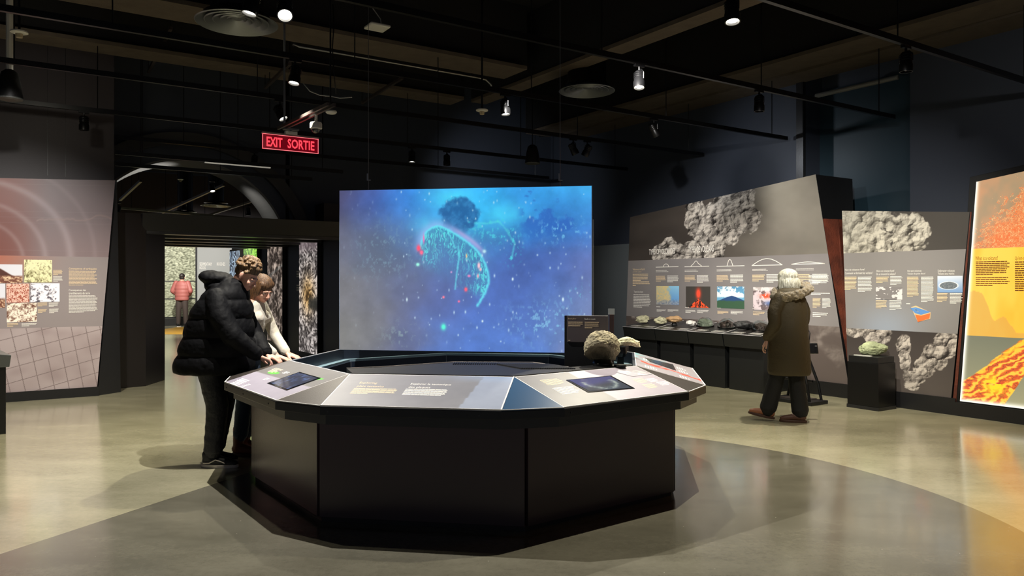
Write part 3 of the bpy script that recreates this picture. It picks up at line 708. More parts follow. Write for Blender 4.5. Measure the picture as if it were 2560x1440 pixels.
# ================================================================== THE HANGING SCREEN
s0 = at(848, 875, 6.62); SPl = Plane((s0.x, s0.y, 0), ct(0), Z); aw = SPl.px(1480, 600)[0]; zb, zt = .902, 2.292
scr = thing('projection_screen', 'wide hanging screen glowing with a blue deep-sea film above the counter', 'screen', SPl.pt(aw/2, zb))
MB().hexa([SPl.pt(0, zb, -.002), SPl.pt(aw, zb, -.002), SPl.pt(aw, zb, -.022), SPl.pt(0, zb, -.022)], [SPl.pt(0, zt, -.002), SPl.pt(aw, zt, -.002), SPl.pt(aw, zt, -.022), SPl.pt(0, zt, -.022)]).build('screen_panel', mat('screen edge', (150, 165, 185), .3), scr)
def Matrix_cat(P, t):
    i = int(t); f = t-i; g = lambda k: np.array(P[max(0, min(len(P)-1, k))], float); a, b, c, d = g(i-1), g(i), g(i+1), g(i+2)
    return .5*((2*b)+(-a+c)*f+(2*a-5*b+4*c-d)*f*f+(-a+3*b-3*c+d)*f**3)
FC = [(60,130,84,80,112),(60,500,96,98,120),(60,900,112,112,118),(60,1300,122,122,120),(300,200,72,98,172),(300,500,80,96,130),(300,900,102,106,122),(300,1300,110,112,120),(600,180,62,138,226),(600,450,74,128,196),(600,800,82,94,136),(600,1300,92,102,144),(900,140,70,180,246),
 (900,600,66,118,180),(900,900,74,94,158),(900,1300,78,114,188),(1200,150,56,178,246),(1200,350,64,196,244),(1200,600,66,108,180),(1200,1000,70,108,190),(1200,1300,76,120,204),(1500,150,56,156,230),(1500,330,60,146,214),(1500,700,70,100,174),(1500,1000,72,106,184),(1500,1300,82,122,200),
 (1800,150,62,182,246),(1800,300,52,114,198),(1800,700,74,106,178),(1800,1100,92,126,188),(2020,150,76,196,250),(2020,350,64,124,204),(2020,700,100,116,174),(2020,1100,116,132,178),(2020,1340,116,130,178)]
def film(u, v):
    X = 50+u*1985; Y = 1375-v*1265; x = X/200; y = Y/200
    wx = X+120*(fbm(x*1.1, y*1.1, 4, 1)-.5); wy = Y+120*(fbm(x*1.1+7, y*1.1, 4, 2)-.5); W_ = 0; base = 0
    for px, py, r, g, b in FC: k = np.exp(-((wx-px)**2+(wy-py)**2)/(2*135.**2))+1e-9; W_ = W_+k; base = base+k[:, None]*np.array([[r, g, b]], float)
    base = base/W_[:, None]; base = base*(.90+.22*fbm(x*2.2, y*2.2, 5, 3))[:, None]
    gl = np.exp(-((X-960)/170)**2-((Y-190)/80)**2)+np.exp(-((X-1390)/130)**2-((Y-310)/75)**2)+.8*np.exp(-((X-760)/120)**2-((Y-400)/90)**2); base = mix(base, (80, 222, 252), np.clip(gl*.7*(.5+fbm(x*2, y*2, 4, 5)), 0, .9))
    hill = sstep(1.25, .75, ((X-1020)/150)**2+((Y-300)/125)**2*np.where(Y > 300, .55, 1)+.9*(fbm(x*4, y*4, 5, 2)-.5))*sstep(540, 400, Y); base = mix(base, mix((36, 92, 152), (50, 118, 178), sstep(.3, .8, fbm(x*6, y*6, 4, 1))), hill*.88)
    rh = sstep(.52, .62, fbm(x*1.4+3, y*1.4, 5, 7)+.32*np.exp(-((X-1720)/260)**2-((Y-330)/150)**2)-.10)*sstep(1450, 1560, X)*sstep(620, 380, Y); base = mix(base, (50, 104, 190), rh*.8)
    ridge = [(1140, 380), (1230, 385), (1330, 370), (1390, 440), (1450, 540), (1430, 650)]; dr = pdist(X, Y, ridge)+16*(fbm(x*9, y*9, 3, 2)-.5)
    tex = fbm(x*10, y*7, 5, 5); spk = sstep(.55, .75, tex)
    base = mix(base, (70, 205, 225), np.exp(-(dr/60)**2)*spk*.8*(Y > 350)); base = mix(base, (90, 225, 235), np.exp(-(dr/9)**2)*.55)
    for cx, cy, rx, ry, dk, col, a in ((430, 600, 250, 200, .50, (120, 165, 182), .40), (1290, 480, 150, 90, .2, (80, 215, 232), .5), (1800, 450, 190, 80, .0, (120, 200, 240), .65), (1700, 1150, 260, 150, .0, (128, 190, 228), .65), (560, 1250, 150, 100, .1, (140, 165, 172), .45), (1960, 930, 80, 60, 0, (110, 215, 225), .5)):
        g = np.exp(-((X-cx)/rx)**2-((Y-cy)/ry)**2); base = mix(base, (58, 78, 104), np.clip(g*dk, 0, 1)); base = mix(base, col, np.clip(g*spk*a*1.4, 0, .8))
    arc = [(705, 570), (740, 470), (800, 415), (870, 405), (960, 450), (1040, 500), (1120, 560), (1190, 640), (1235, 740), (1248, 830), (1225, 910), (1185, 980), (1160, 1020)]
    arc = [tuple(Matrix_cat(arc, t)) for t in np.linspace(0, len(arc)-1.001, 80)]
    d = pdist(X, Y, arc); up = sstep(760, 480, Y); cxi, cyi = 985, 760; ins = (np.hypot((X-cxi), (Y-cyi)) < np.interp(np.arctan2(Y-cyi, X-cxi), [math.atan2(p[1]-cyi, p[0]-cxi) for p in sorted(arc, key=lambda p: math.atan2(p[1]-cyi, p[0]-cxi))], [math.hypot(p[0]-cxi, p[1]-cyi) for p in sorted(arc, key=lambda p: math.atan2(p[1]-cyi, p[0]-cxi))])).astype(float)
    base = mix(base, (150, 190, 246), np.exp(-(d/46)**2)*(1-ins)*up*.75); base = mix(base, (206, 170, 226), np.exp(-((d-30)/16)**2)*(1-ins)*sstep(640, 560, Y)*sstep(900, 1050, X)*.5)
    lit = np.abs(np.sin(x*26+fbm(x*5, y*2.5, 4, 1)*14))*fbm(x*14, y*5, 4, 4)*1.5; fall = np.exp(-(d/np.where(X > 1080, 120, 150))**2)*sstep(690, 760, X); low = sstep(900, 800, Y-.5*(X-1000))
    base = mix(base, (60, 140, 180), ins*np.clip(fall*1.3, 0, 1)*.6*low); base = mix(base, (88, 230, 232), ins*np.clip(fall*1.4, 0, 1)*sstep(.40, .9, lit)*.8*low)
    core = d+10*(fbm(x*14, y*14, 3, 6)-.5); base = mix(base, (96, 226, 244), np.exp(-(core/np.where(X > 1150, 11, 9))**2)*.85)
    for l in ([(1010, 560), (1015, 660), (1000, 760), (985, 890)], [(930, 450), (965, 520), (985, 570)]): base = mix(base, (96, 222, 238), np.exp(-((pdist(X, Y, l)+8*(fbm(x*14, y*14, 3, 3)-.5))/7)**2)*.7)
    for cx, cy, rx, ry, col in ((695, 572, 16, 24, (255, 70, 110)), (718, 606, 14, 18, (255, 100, 140)), (735, 500, 7, 34, (225, 120, 190)), (688, 700, 14, 13, (150, 245, 225)), (893, 1187, 18, 24, (80, 245, 215)), (1070, 895, 12, 16, (255, 90, 120)), (893, 955, 9, 9, (255, 120, 150)), (1015, 988, 8, 8, (255, 110, 160)), (1095, 790, 11, 9, (235, 130, 190)), (1172, 710, 11, 24, (244, 196, 214)), (1185, 740, 8, 12, (240, 180, 200)), (1165, 790, 7, 15, (240, 170, 190)), (1075, 635, 6, 16, (230, 190, 150)), (955, 760, 7, 7, (200, 150, 210)), (1215, 600, 13, 13, (180, 225, 240)), (1435, 815, 7, 11, (210, 235, 245)), (1820, 970, 7, 14, (210, 240, 250)), (600, 975, 6, 14, (200, 225, 235)), (1200, 1140, 7, 9, (200, 225, 240))):
        base = mix(base, col, np.clip(np.exp(-(((X-cx)/rx)**2+((Y-cy)/ry)**2))*1.3, 0, 1))
    rs = np.random.RandomState(4)
    for _ in range(190):
        cx, cy = rs.uniform(60, 2030), rs.uniform(120, 1370); r = rs.uniform(3, 6.5); m = (np.abs(X-cx) < 30) & (np.abs(Y-cy) < 40)
        if m.any(): base[m] = mix(base[m], (205, 235, 250), np.exp(-((X[m]-cx)/r)**2-((Y[m]-cy)/(r*rs.uniform(1, 2.2)))**2)*rs.uniform(.15, .85)*(.25 if cx < 500 else 1))
    return base
grid('film_image', [SPl.pt(.004, zb+.003, .001), SPl.pt(aw-.004, zb+.003, .001), SPl.pt(aw-.004, zt-.003, .001), SPl.pt(.004, zt-.003, .001)], 560, 350, film, pmat('film light', emit=1.0, rough=.5), scr)
for px in (920, 1400):
    a = SPl.px(px, 500)[0]
    MB().cyl(SPl.pt(a, zt, -.012), SPl.pt(a, 5.4, -.012), .0025, n=6).build('hanging_wire', steel, scr)
    mb = MB(); z = SPl.px(px, 442)[1]; mb.box(SPl.pt(a-.008, z, -.012), (.012, .012, .06)); mb.box(SPl.pt(a+.005, z-.027, -.012), (.03, .012, .008)); mb.build('wire_clamp', steel, scr)
MB().hexa([SPl.pt(aw+.004, zb, -.01), SPl.pt(aw+.012, zb, -.01), SPl.pt(aw+.012, zb, -.03), SPl.pt(aw+.004, zb, -.03)], [SPl.pt(aw+.004, zt-.28, -.01), SPl.pt(aw+.012, zt-.28, -.01), SPl.pt(aw+.012, zt-.28, -.03), SPl.pt(aw+.004, zt-.28, -.03)]).build('side_rail', steel, scr)
# ================================================================== WALL PANELS ON THE RIGHT
rnd = random.Random(5)
VP = Plane((4.32, 9.83, 0), D, Z)
def greyphoto(u, v, a=1.0, s=0, sx=4, sy=3): return smoke(u*sx, v*sy, s)
def upx(pl, pts): return [pl.px(*p) for p in pts]
vol = thing('volcano_panel', 'tall slanting grey display wall headed TYPES OF VOLCANOES with ash cloud photo', 'display panel', VP.pt(-2, 0))
BL, BR, TR, TL = upx(VP, [(1562, 905), (2121, 962), (2039, 436), (1575, 543)])
BL = (BL[0], .18); BR = (BR[0], .18)
def panelbody(pl, q, depth, m, parent, name='panel_body', off=-.004):
    mb = MB(); mb.hexa([pl.pt(a, b, off-depth) for a, b in q], [pl.pt(a, b, off) for a, b in q]); return mb.build(name, m, parent, bevel=.003)
pb = panelbody(VP, [BL, BR, TR, TL], .06, black, vol)
# deep black fin behind the right edge, with a rust-red strip
mb = MB(); f0 = [VP.pt(BR[0], 0, -.064), VP.pt(TR[0], TR[1], -.064), VP.pt(TR[0]-1.2, TR[1]-.1, -.064), VP.pt(BR[0]-1.4, 0, -.064)]
mb.hexa(f0, [VP.pt(BR[0]+.0, 0, -.22), VP.pt(TR[0]+.02, TR[1], -.82), VP.pt(TR[0]-1.2, TR[1]-.1, -.82), VP.pt(BR[0]-1.4, 0, -.3)])
mb.build('fin', black, vol)
rust = mat('rust steel', (92, 40, 22), .7, bump=.3, var=.4)
mb = MB(); e0 = VP.pt(BR[0]+.012, .05, .0); e1 = VP.pt(TR[0]+.09, TR[1]-.62, .0)
zr = TR[1]-.60; aE = BR[0]+(TR[0]-BR[0])*(zr-BR[1])/(TR[1]-BR[1])
mb.hexa([VP.pt(BR[0]+.004, .05, -.004), VP.pt(BR[0]+.05, .05, -.09), VP.pt(BR[0]+.05, .05, -.2), VP.pt(BR[0]-.02, .05, -.2)], [VP.pt(aE+.004, zr, -.004), VP.pt(aE+.06, zr, -.25), VP.pt(aE+.06, zr, -.70), VP.pt(aE-.02, zr, -.70)])
mb.build('rust_strip', rust, vol)
MB().hexa([VP.pt(BL[0]-.02, 0, -.02), VP.pt(BR[0]+.03, 0, -.02), VP.pt(BR[0]+.03, 0, .03), VP.pt(BL[0]-.02, 0, .03)][::-1], [VP.pt(BL[0]-.02, .18, -.02), VP.pt(BR[0]+.03, .18, -.02), VP.pt(BR[0]+.03, .18, .03), VP.pt(BL[0]-.02, .18, .03)][::-1]).build('base', black, vol)
L_ = lambda q, z: (q[0][0]+(q[3][0]-q[0][0])*(z-q[0][1])/(q[3][1]-q[0][1]), z)
R2 = lambda q, z: (q[1][0]+(q[2][0]-q[1][0])*(z-q[1][1])/(q[2][1]-q[1][1]), z)
Q = [BL, BR, TR, TL]; zA, zB = .916, 1.878
def sheet(name, pl, q, z0, z1, nu, nv, paint, parent, m=printm, off=.0):
    c = [L_(q, z0) if z0 is not None else q[0], R2(q, z0) if z0 is not None else q[1], q[2] if z1 is None else R2(q, z1), q[3] if z1 is None else L_(q, z1)]
    return grid(name, [pl.pt(a, b, off) for a, b in c], nu, nv, paint, m, parent)
def ashtop(u, v):
    x, y = u*8, v*2.6
    bg = mix((66, 60, 56), (128, 122, 112), sstep(.35, 1, u+.1*(fbm(x, y, 4, 3)-.5))); bg = mix(bg, (176, 170, 156), np.exp(-((u-.85)/.12)**2-((v-.9)/.5)**2)*.7)
    bg = bg*(.86+.28*fbm(x*.7, y, 4, 6))[:, None]
    # plume outline in (u, v)
    w_ = .035*(fbm(x*2, y*2, 4, 1)-.5); uu = u+w_; vv = v+w_*4
    d = np.full(u.shape, -1.)
    for cx, cy, rx, ry in ((.20, .08, .05, .22), (.25, .16, .05, .24), (.31, .06, .05, .2), (.38, .10, .05, .22), (.41, .82, .055, .26), (.40, .62, .05, .18), (.46, .45, .06, .25), (.50, .12, .05, .25), (.52, .70, .06, .25), (.58, .42, .05, .22), (.62, .66, .07, .30), (.66, .80, .06, .25), (.69, .58, .04, .22), (.57, .92, .05, .15)):
        d = np.maximum(d, 1-((uu-cx)/rx)**2-((vv-cy)/ry)**2)
    mk = sstep(-.12, .10, d+1.1*(puff(x*1.9, y*1.9, 2)-.72)+.5*(fbm(x*6, y*6, 4, 3)-.5)); s = smoke(x*2.3, y*2.3, 2)
    return mix(bg, mix((38, 34, 32), (206, 198, 188), s), mk)
sheet('ash_photo', VP, Q, zB, None, 520, 200, ashtop, vol)
sheet('text_band', VP, Q, zA, zB, 60, 20, lambda u, v: np.tile(np.array([[132, 127, 126.]]), (len(u), 1))+fbm(u*6, v*2, 3, 1)[:, None]*14-7, vol)
def ashlow(u, v):
    x, y = u*9, v*2; mk = sstep(.5, .62, fbm(x*.8, y, 4, 4)+.25*(v-.5)-.1*(u < .8)); return mix((92, 82, 78), mix((84, 76, 72), (190, 180, 172), smoke(x*1.5, y*1.5, 5)), mk*(.35+.65*(np.abs(u-.03) < .12)))
sheet('ash_photo', VP, Q, None, zA, 260, 70, ashlow, vol)
textpx('heading', 'TYPES OF VOLCANOES', VP, 1623, 637, 1688, 623, white_ink, vol, bold=.022); textpx('heading', 'TYPES DE VOLCANS', VP, 1721, 632, 1785, 616, white_ink, vol, bold=.022)
# the little outline drawings of five kinds of volcano
def drawing(x0, x1, yb, pts, w=.010):
    a0 = VP.px(x0, yb); a1 = VP.px(x1, yb); mb = MB()
    def seg(p, q): 
        p = Vector(VP.pt(*p, .003)); q = Vector(VP.pt(*q, .003)); d = (q-p); L = d.length+.004; d.normalize(); mb.box((p+q)/2, (L, w, .002), (d, VP.n.cross(d), VP.n))
    seg(a0, (a1[0], a0[1])); P = [(a0[0]+(a1[0]-a0[0])*t, a0[1]+h) for t, h in pts]
    for i in range(len(P)-1): seg(P[i], P[i+1])
    mb.build('outline_drawing', white_ink, vol)
arc_ = lambda c, r, h, n=8: [(c-r*math.cos(math.pi*i/n), h*math.sin(math.pi*i/n)) for i in range(n+1)]
drawing(1640, 1696, 668, arc_(.46, .12, .05)); drawing(1712, 1773, 667, [(.24, 0), (.38, .05), (.44, .085), (.5, .085), (.56, .05), (.72, 0)])
drawing(1792, 1861, 666, [(.38, 0), (.44, .085), (.48, .10), (.53, .085), (.60, 0)]); drawing(1880, 1956, 664, [(0, 0), (.2, .055), (.35, .085), (.5, .095), (.65, .085), (.8, .055), (1, 0)])
drawing(1978, 2062, 661, [(0, 0), (.2, .015), (.4, .026), (.5, .028), (.6, .026), (.8, .014), (1, 0)])
cm, wm_ = TB(cream_ink, vol), TB(white_ink, vol)
textpx('heading', 'Volcanoes on Earth', VP, 1582, 676, 1612, 671, cream_ink, vol); textpx('heading', 'and other places', VP, 1582, 682, 1604, 678, cream_ink, vol)
textpx('heading', 'Types de volcans', VP, 1585, 733, 1608, 727, white_ink, vol)
linespx(cm, VP, 1582, 685, 1624, 704, 5, rnd, fill=.45); linespx(cm, VP, 1582, 704, 1625, 717, 3, rnd, fill=.45, last=.2)
linespx(wm_, VP, 1584, 736, 1628, 770, 9, rnd, fill=.45)
cols = [(1640, 1697), (1712, 1773), (1792, 1860), (1881, 1952), (1990, 2072)]
for i, (x0, x1) in enumerate(cols):
    xm = (x0+x1)/2; t = i*1.0
    linespx(wm_, VP, x0, 676-t, x0+.55*(x1-x0), 682-t, 2, rnd, last=1, fill=.35)
    linespx(cm, VP, x0, 690-t, xm-3, 705, 5, rnd, fill=.5); linespx(wm_, VP, xm, 689-t, x1, 708 if i else 707, 6, rnd, fill=.5)
    linespx(wm_, VP, x0+1, 766+i*1.6, x0+11, 769+i*1.6, 1, rnd, last=1)
    linespx(cm if i > 1 else wm_, VP, x0+2, 773+i*2.0, xm-2, 780+i*3, 3, rnd, fill=.45); linespx(wm_, VP, xm+1, 773+i*2.0, x1, 780+i*3.4, 3, rnd, fill=.45)
linespx(wm_, VP, 2022, 688, 2072, 712, 8, rnd); linespx(wm_, VP, 2028, 732, 2078, 739, 2, rnd); linespx(cm, VP, 2032, 745, 2052, 770, 8, rnd); linespx(wm_, VP, 2056, 745, 2077, 771, 8, rnd)
cm.build('text_block', cream_ink, vol); wm_.build('text_block', white_ink, vol)
def ph(kind):
    def f(u, v):
        n = fbm(u*8, v*6, 5, kind); n2 = fbm(u*20, v*14, 4, kind+1)
        if kind == 0:
            c = mix((150, 205, 235), (95, 150, 215), 1-v); s = sstep(.72, .60, u+.25*(1-v)*0+.22*(n-.5)+.12*v); c = mix(c, (226, 200, 140), s*(.5+.7*n2)); return mix(c, mix((70, 90, 130), (220, 215, 205), n2), sstep(.35, .12, v+.2*(n-.5))*.8)
        if kind == 1:
            c = np.tile(np.array([[70, 66, 62.]]), (len(u), 1)); mt = (v < .42-1.0*np.abs(u-.52)+.05*(n-.5)).astype(float); c = mix(c, (50, 42, 42), mt)
            st = np.abs(np.sin((u-.52)/(.62-v+.01)*9+n*4)); c = mix(c, (250, 92, 52), mt*(st > .45)*(n2 > .35)); c = mix(c, (252, 84, 60), np.clip(np.exp(-((u-.52)/.09)**2-((v-.66)/.22)**2)*1.5, 0, 1)); return c
        if kind == 2:
            c = mix((130, 190, 225), (70, 125, 165), v*.8+n*.3-.2); c = mix(c, (225, 236, 240), sstep(.46, .6, n+.25*np.exp(-((v-.62)/.12)**2))*sstep(.45, .55, v)); c = mix(c, (48, 78, 126), (v < .58-.55*np.abs(u-.55)**1.2).astype(float)); return mix(c, (62, 92, 70), sstep(.40, .30, v+.1*(n-.5)))
        if kind == 3:
            c = mix((215, 200, 205), (110, 96, 98), sstep(.4, .6, n)); c = mix(c, (240, 90, 60), np.clip(np.exp(-((u-.45)/.18)**2-((v-.62)/.10)**2)*1.4, 0, 1)*(n2 > .4)); c = mix(c, (90, 110, 160), np.exp(-((u-.6)/.2)**2-((v-.3)/.1)**2)); return mix(c, (235, 228, 225), (v > .85).astype(float)*.6)
        if kind == 4:      # world map
            return mix((128, 124, 124), (215, 210, 210), (fbm(u*4.5, v*3.2, 5, 5) > .50).astype(float))
        if kind == 5:      # island in the sea
            c = mix((120, 155, 200), (215, 222, 235), v); d = ((u-.45)/.36)**2+((v-.42)/.22)**2; c = mix(c, (228, 232, 238), sstep(1.5, 1, d+.3*(n-.5))); return mix(c, mix((80, 88, 98), (140, 146, 150), n2), sstep(1.05, .9, d+.4*(n-.5)))
        if kind == 6:      # rubble, warm
            c = mix((225, 225, 235), (80, 40, 30), sstep(.0, .1, .62+.28*np.sin(u*5)-v)); return mix(c, mix((110, 60, 45), (235, 205, 170), sstep(.3, .7, n2)), sstep(.45, .30, v))
        if kind == 7: return mix((104, 96, 58), (236, 232, 186), sstep(.28, .62, n*.4+n2*.6+.1*v))
        if kind == 8: return mix((150, 60, 40), (238, 196, 180), sstep(.25, .75, np.abs(np.sin(n*12+v*6))*.6+.4*n2))
        if kind == 9: return mix((84, 80, 92), (245, 240, 248), sstep(.38, .55, n*.6+n2*.4+.1*u))
        if kind == 10: return mix((110, 74, 60), (248, 236, 220), sstep(.3, .6, n*.5+n2*.5))
    return f
def photo(pl, parent, x0, y0, x1, y1, kind, off=.003, nu=130, nv=90, name='photo'):
    a0, b1 = pl.px(x0, y0); a1, _ = pl.px(x1, y0); _, b0 = pl.px(x0, y1)
    return grid(name, [pl.pt(a0, b0, off), pl.pt(a1, b0, off), pl.pt(a1, b1, off), pl.pt(a0, b1, off)], nu, nv, ph(kind), printm, parent)
for i, (x0, y0, x1, y1) in enumerate(((1641, 715, 1698, 761), (1715, 716, 1776, 768), (1793, 716, 1861, 770), (1883, 718, 1955, 774))): photo(VP, vol, x0, y0, x1, y1, i)

# plain grey board left of it, behind the hanging screen
gb = MB(); GP = Plane(VP.pt(0, 0, -.35), D, Z); g0 = GP.px(1440, 618)[0]; g1 = GP.px(1572, 700)[0]
gb.hexa([GP.pt(g0, 0, -.06), GP.pt(g1, 0, -.06), GP.pt(g1, 0), GP.pt(g0, 0)], [GP.pt(g0, 2.2, -.06), GP.pt(g1, 2.2, -.06), GP.pt(g1, 2.2), GP.pt(g0, 2.2)])
g = gb.build('partition_board', mat('grey board', (88, 94, 98), .5)); recenter(g); tag(g, 'plain low grey partition board left of the volcano panel, behind the screen', 'partition')

# second panel
SP2 = Plane((4.95, 8.60, 0), D, Z)
q2 = upx(SP2, [(2121, 960), (2378, 1000), (2424, 530), (2105, 527)]); q2[0] = (q2[0][0], .19); q2[1] = (q2[1][0], .19)
ash = thing('ash_panel', 'lower grey display wall with ash cloud photos and the world map of volcanoes', 'display panel', SP2.pt(-.7, 0))
panelbody(SP2, q2, .05, black, ash)
MB().hexa([SP2.pt(q2[0][0], 0, -.05), SP2.pt(q2[1][0]+.05, 0, -.05), SP2.pt(q2[1][0]+.05, 0, .02), SP2.pt(q2[0][0], 0, .02)][::-1], [SP2.pt(q2[0][0], .19, -.05), SP2.pt(q2[1][0]+.05, .19, -.05), SP2.pt(q2[1][0]+.05, .19, .02), SP2.pt(q2[0][0], .19, .02)][::-1]).build('base', darkgrey, ash)
mb = MB(); mb.hexa([SP2.pt(q2[1][0]+.008, .05, -.04), SP2.pt(q2[1][0]+.045, .05, -.04), SP2.pt(q2[1][0]+.045, .05, 0), SP2.pt(q2[1][0]+.008, .05, 0)][::-1], [SP2.pt(q2[2][0]+.008, q2[2][1], -.04), SP2.pt(q2[2][0]+.02, q2[2][1], -.04), SP2.pt(q2[2][0]+.02, q2[2][1], 0), SP2.pt(q2[2][0]+.008, q2[2][1], 0)][::-1])
mb.build('rust_strip', rust, ash)
def ash2(u, v):
    x, y = u*3.6, v*1.3; mk = sstep(-.1, .1, np.maximum(.5-((u-.2)/.32)**2-((v-.5)/1.0)**2, 1-((u-.57)/.15)**2-((v-.42)/.52)**2)+1.0*(puff(x*2, y*2, 4)-.72)+.5*(fbm(x*6, y*6, 4, 3)-.5)); s = smoke(x*2.2, y*2.2, 1)
    c = mix((72, 68, 64), mix((60, 56, 51), (204, 198, 184), s), mk); return mix(c, (190, 186, 170), np.exp(-(u/.22)**2)*.45)
sheet('ash_photo', SP2, q2, 1.865, None, 300, 110, ash2, ash)
sheet('text_band', SP2, q2, zA+.0, 1.865, 40, 30, lambda u, v: mix((134, 130, 128), (150, 160, 176), np.clip(np.exp(-((u-.38)/.3)**2-(v/.32)**2), 0, 1)*.8), ash)
def ash3(u, v):
    x, y = u*3.6, v*2.2; d = np.full(u.shape, -1.)
    for cx, cy, rx, ry in ((.3, .95, .12, .2), (.55, .75, .06, .2), (.57, .5, .05, .14), (.66, .25, .10, .10), (.74, .42, .09, .16), (.80, .62, .08, .18), (.92, .82, .10, .2), (.88, .55, .06, .12), (.08, .98, .10, .12), (.64, .12, .07, .07)): d = np.maximum(d, 1-((u-cx)/rx)**2-((v-cy)/ry)**2)
    mk = sstep(-.15, .12, d+1.2*(puff(x*2.6, y*2.6, 6)-.72)+.6*(fbm(x*7, y*7, 4, 3)-.5)); return mix(mix((62, 56, 54), (92, 84, 80), 1-v), mix((44, 39, 37), (200, 190, 180), smoke(x*2.6, y*2.6, 3)), mk)
sheet('ash_photo', SP2, q2, None, zA, 280, 160, ash3, ash)
H = [('How do volcanoes form?', 2113, 677, 2162, 672), ('Comment se forment les volcans ?', 2113, 686, 2183, 680), ('Where are volcanoes found?', 2191, 680, 2236, 675), ('Ou se trouvent les volcans ?', 2191, 688, 2240, 682),
     ('Hot spot volcanoes', 2269, 681, 2304, 675), ('Volcans de point chaud', 2269, 688, 2313, 682), ('Underwater volcanoes', 2345, 680, 2387, 674), ('Volcans sous-marins', 2345, 687, 2386, 681)]
for s_, x0, y0, x1, y1 in H: textpx('heading', s_, SP2, x0, y0, x1, y1, white_ink, ash)
cm, wm_ = TB(cream_ink, ash), TB(white_ink, ash)
for mbx, x0, y0, x1, y1, n in ((cm, 2112, 692, 2142, 726, 10), (wm_, 2145, 692, 2181, 731, 11), (cm, 2191, 692, 2223, 708, 5), (wm_, 2226, 691, 2257, 713, 7), (cm, 2190, 751, 2218, 772, 6), (wm_, 2224, 751, 2255, 776, 7), (cm, 2268, 692, 2298, 743, 16), (wm_, 2303, 692, 2335, 756, 20), (cm, 2343, 733, 2370, 756, 7), (wm_, 2375, 733, 2408, 760, 8), (wm_, 2266, 758, 2286, 763, 1)):
    linespx(mbx, SP2, x0, y0, x1, y1, n, rnd, fill=.5)
cm.build('text_block', cream_ink, ash); wm_.build('text_block', white_ink, ash)
photo(SP2, ash, 2190, 717, 2256, 748, 4, name='world_map'); photo(SP2, ash, 2344, 690, 2407, 731, 5)
# cut-away block diagram
def face(name, pts, col):
    mb = MB(); q = [SP2.pt(*SP2.px(*p), .004) for p in pts]; mb.add(q, [tuple(range(len(q)))]); mb.build(name, mat(name+' colour', col, .6), dg_)
dgm = MB(); dgm.add([SP2.pt(*SP2.px(*p), .003) for p in ((2278, 768), (2295, 805), (2326, 797), (2327, 781), (2290, 764))], [(0, 1, 2, 3, 4)]); dg_ = dgm.build('block_diagram', mat('diagram crust', (226, 190, 140), .6), ash)
face('sea_surface', [(2276, 770), (2290, 768), (2327, 780), (2303, 787), (2288, 783)], (90, 140, 200)); face('mantle_block', [(2288, 786), (2303, 789), (2326, 783), (2324, 796), (2295, 805)], (232, 110, 52)); face('ridge_mark', [(2285, 773), (2289, 772), (2299, 779), (2295, 780)], (240, 242, 240))

# backlit lava panel at the far right
LB = Plane((4.99, 8.55, 0), D, Z)
q3 = upx(LB, [(2400, 1003), (2400, 1003), (2441, 455), (2441, 455)]); XR = 2.3
lq = [(q3[0][0], .165), (XR, .165), (XR, 2.86), (q3[2][0], 2.60)]
lb = thing('lava_lightbox', 'glowing orange and yellow backlit panel of lava headed What is a volcano', 'lightbox', LB.pt(1, 0))
panelbody(LB, [(lq[0][0]-.07, 0), (XR, 0), (XR, 2.93), (lq[3][0]-.07, 2.66)], .22, black, lb, off=-.002)
MB().hexa([LB.pt(lq[0][0]-.06, 0, -.0), LB.pt(XR, 0, -.0), LB.pt(XR, 0, .03), LB.pt(lq[0][0]-.06, 0, .03)][::-1], [LB.pt(lq[0][0]-.05, .15, -.0), LB.pt(XR, .15, -.0), LB.pt(XR, .15, .03), LB.pt(lq[0][0]-.05, .15, .03)][::-1]).build('base', darkgrey, lb)
def edgeglow(c, u, v, w=.013, left=True, bottom=False):
    g = np.zeros(u.shape)
    if left: g = np.maximum(g, np.exp(-(u/w)**2))
    if bottom: g = np.maximum(g, np.exp(-(v/.05)**2))
    return mix(c, (255, 252, 235), g)
def lavatop(u, v):
    t = u*4; dens = np.clip(1.05*(1-v)+.75*t-.42+.5*(fbm(u*22, v*7, 4, 3)-.5), 0, 1); w_ = worley(u*250, v*84, 2)
    spark = sstep(.46, .30, w_)*(vn(u*61, v*33, 5)*.6+vn(u*240, v*80, 1)*.4 < dens*1.15-.08); c = mix((150, 134, 104), (190, 140, 100), sstep(.2, .8, fbm(u*10, v*3, 3, 2)))
    c = mix(c, (222, 108, 52), sstep(.35, .95, dens)*.8); return edgeglow(mix(c, mix((240, 96, 34), (255, 206, 140), vn(u*120, v*50, 1)), spark*.95), u, v)
def lavamid(u, v):
    c = mix((255, 170, 34), (255, 200, 72), sstep(0, .8, fbm(u*12, v*2, 3, 1))); t = u*4; hill = .46*np.exp(-((t-.05)/.42)**4)+.17*np.exp(-((t-.70)/.16)**2)+.05+.04*(fbm(u*60, v*0, 3, 2)-.5)
    c = mix(c, (196, 150, 66), (v < hill).astype(float)*.6); return edgeglow(c, u, v)
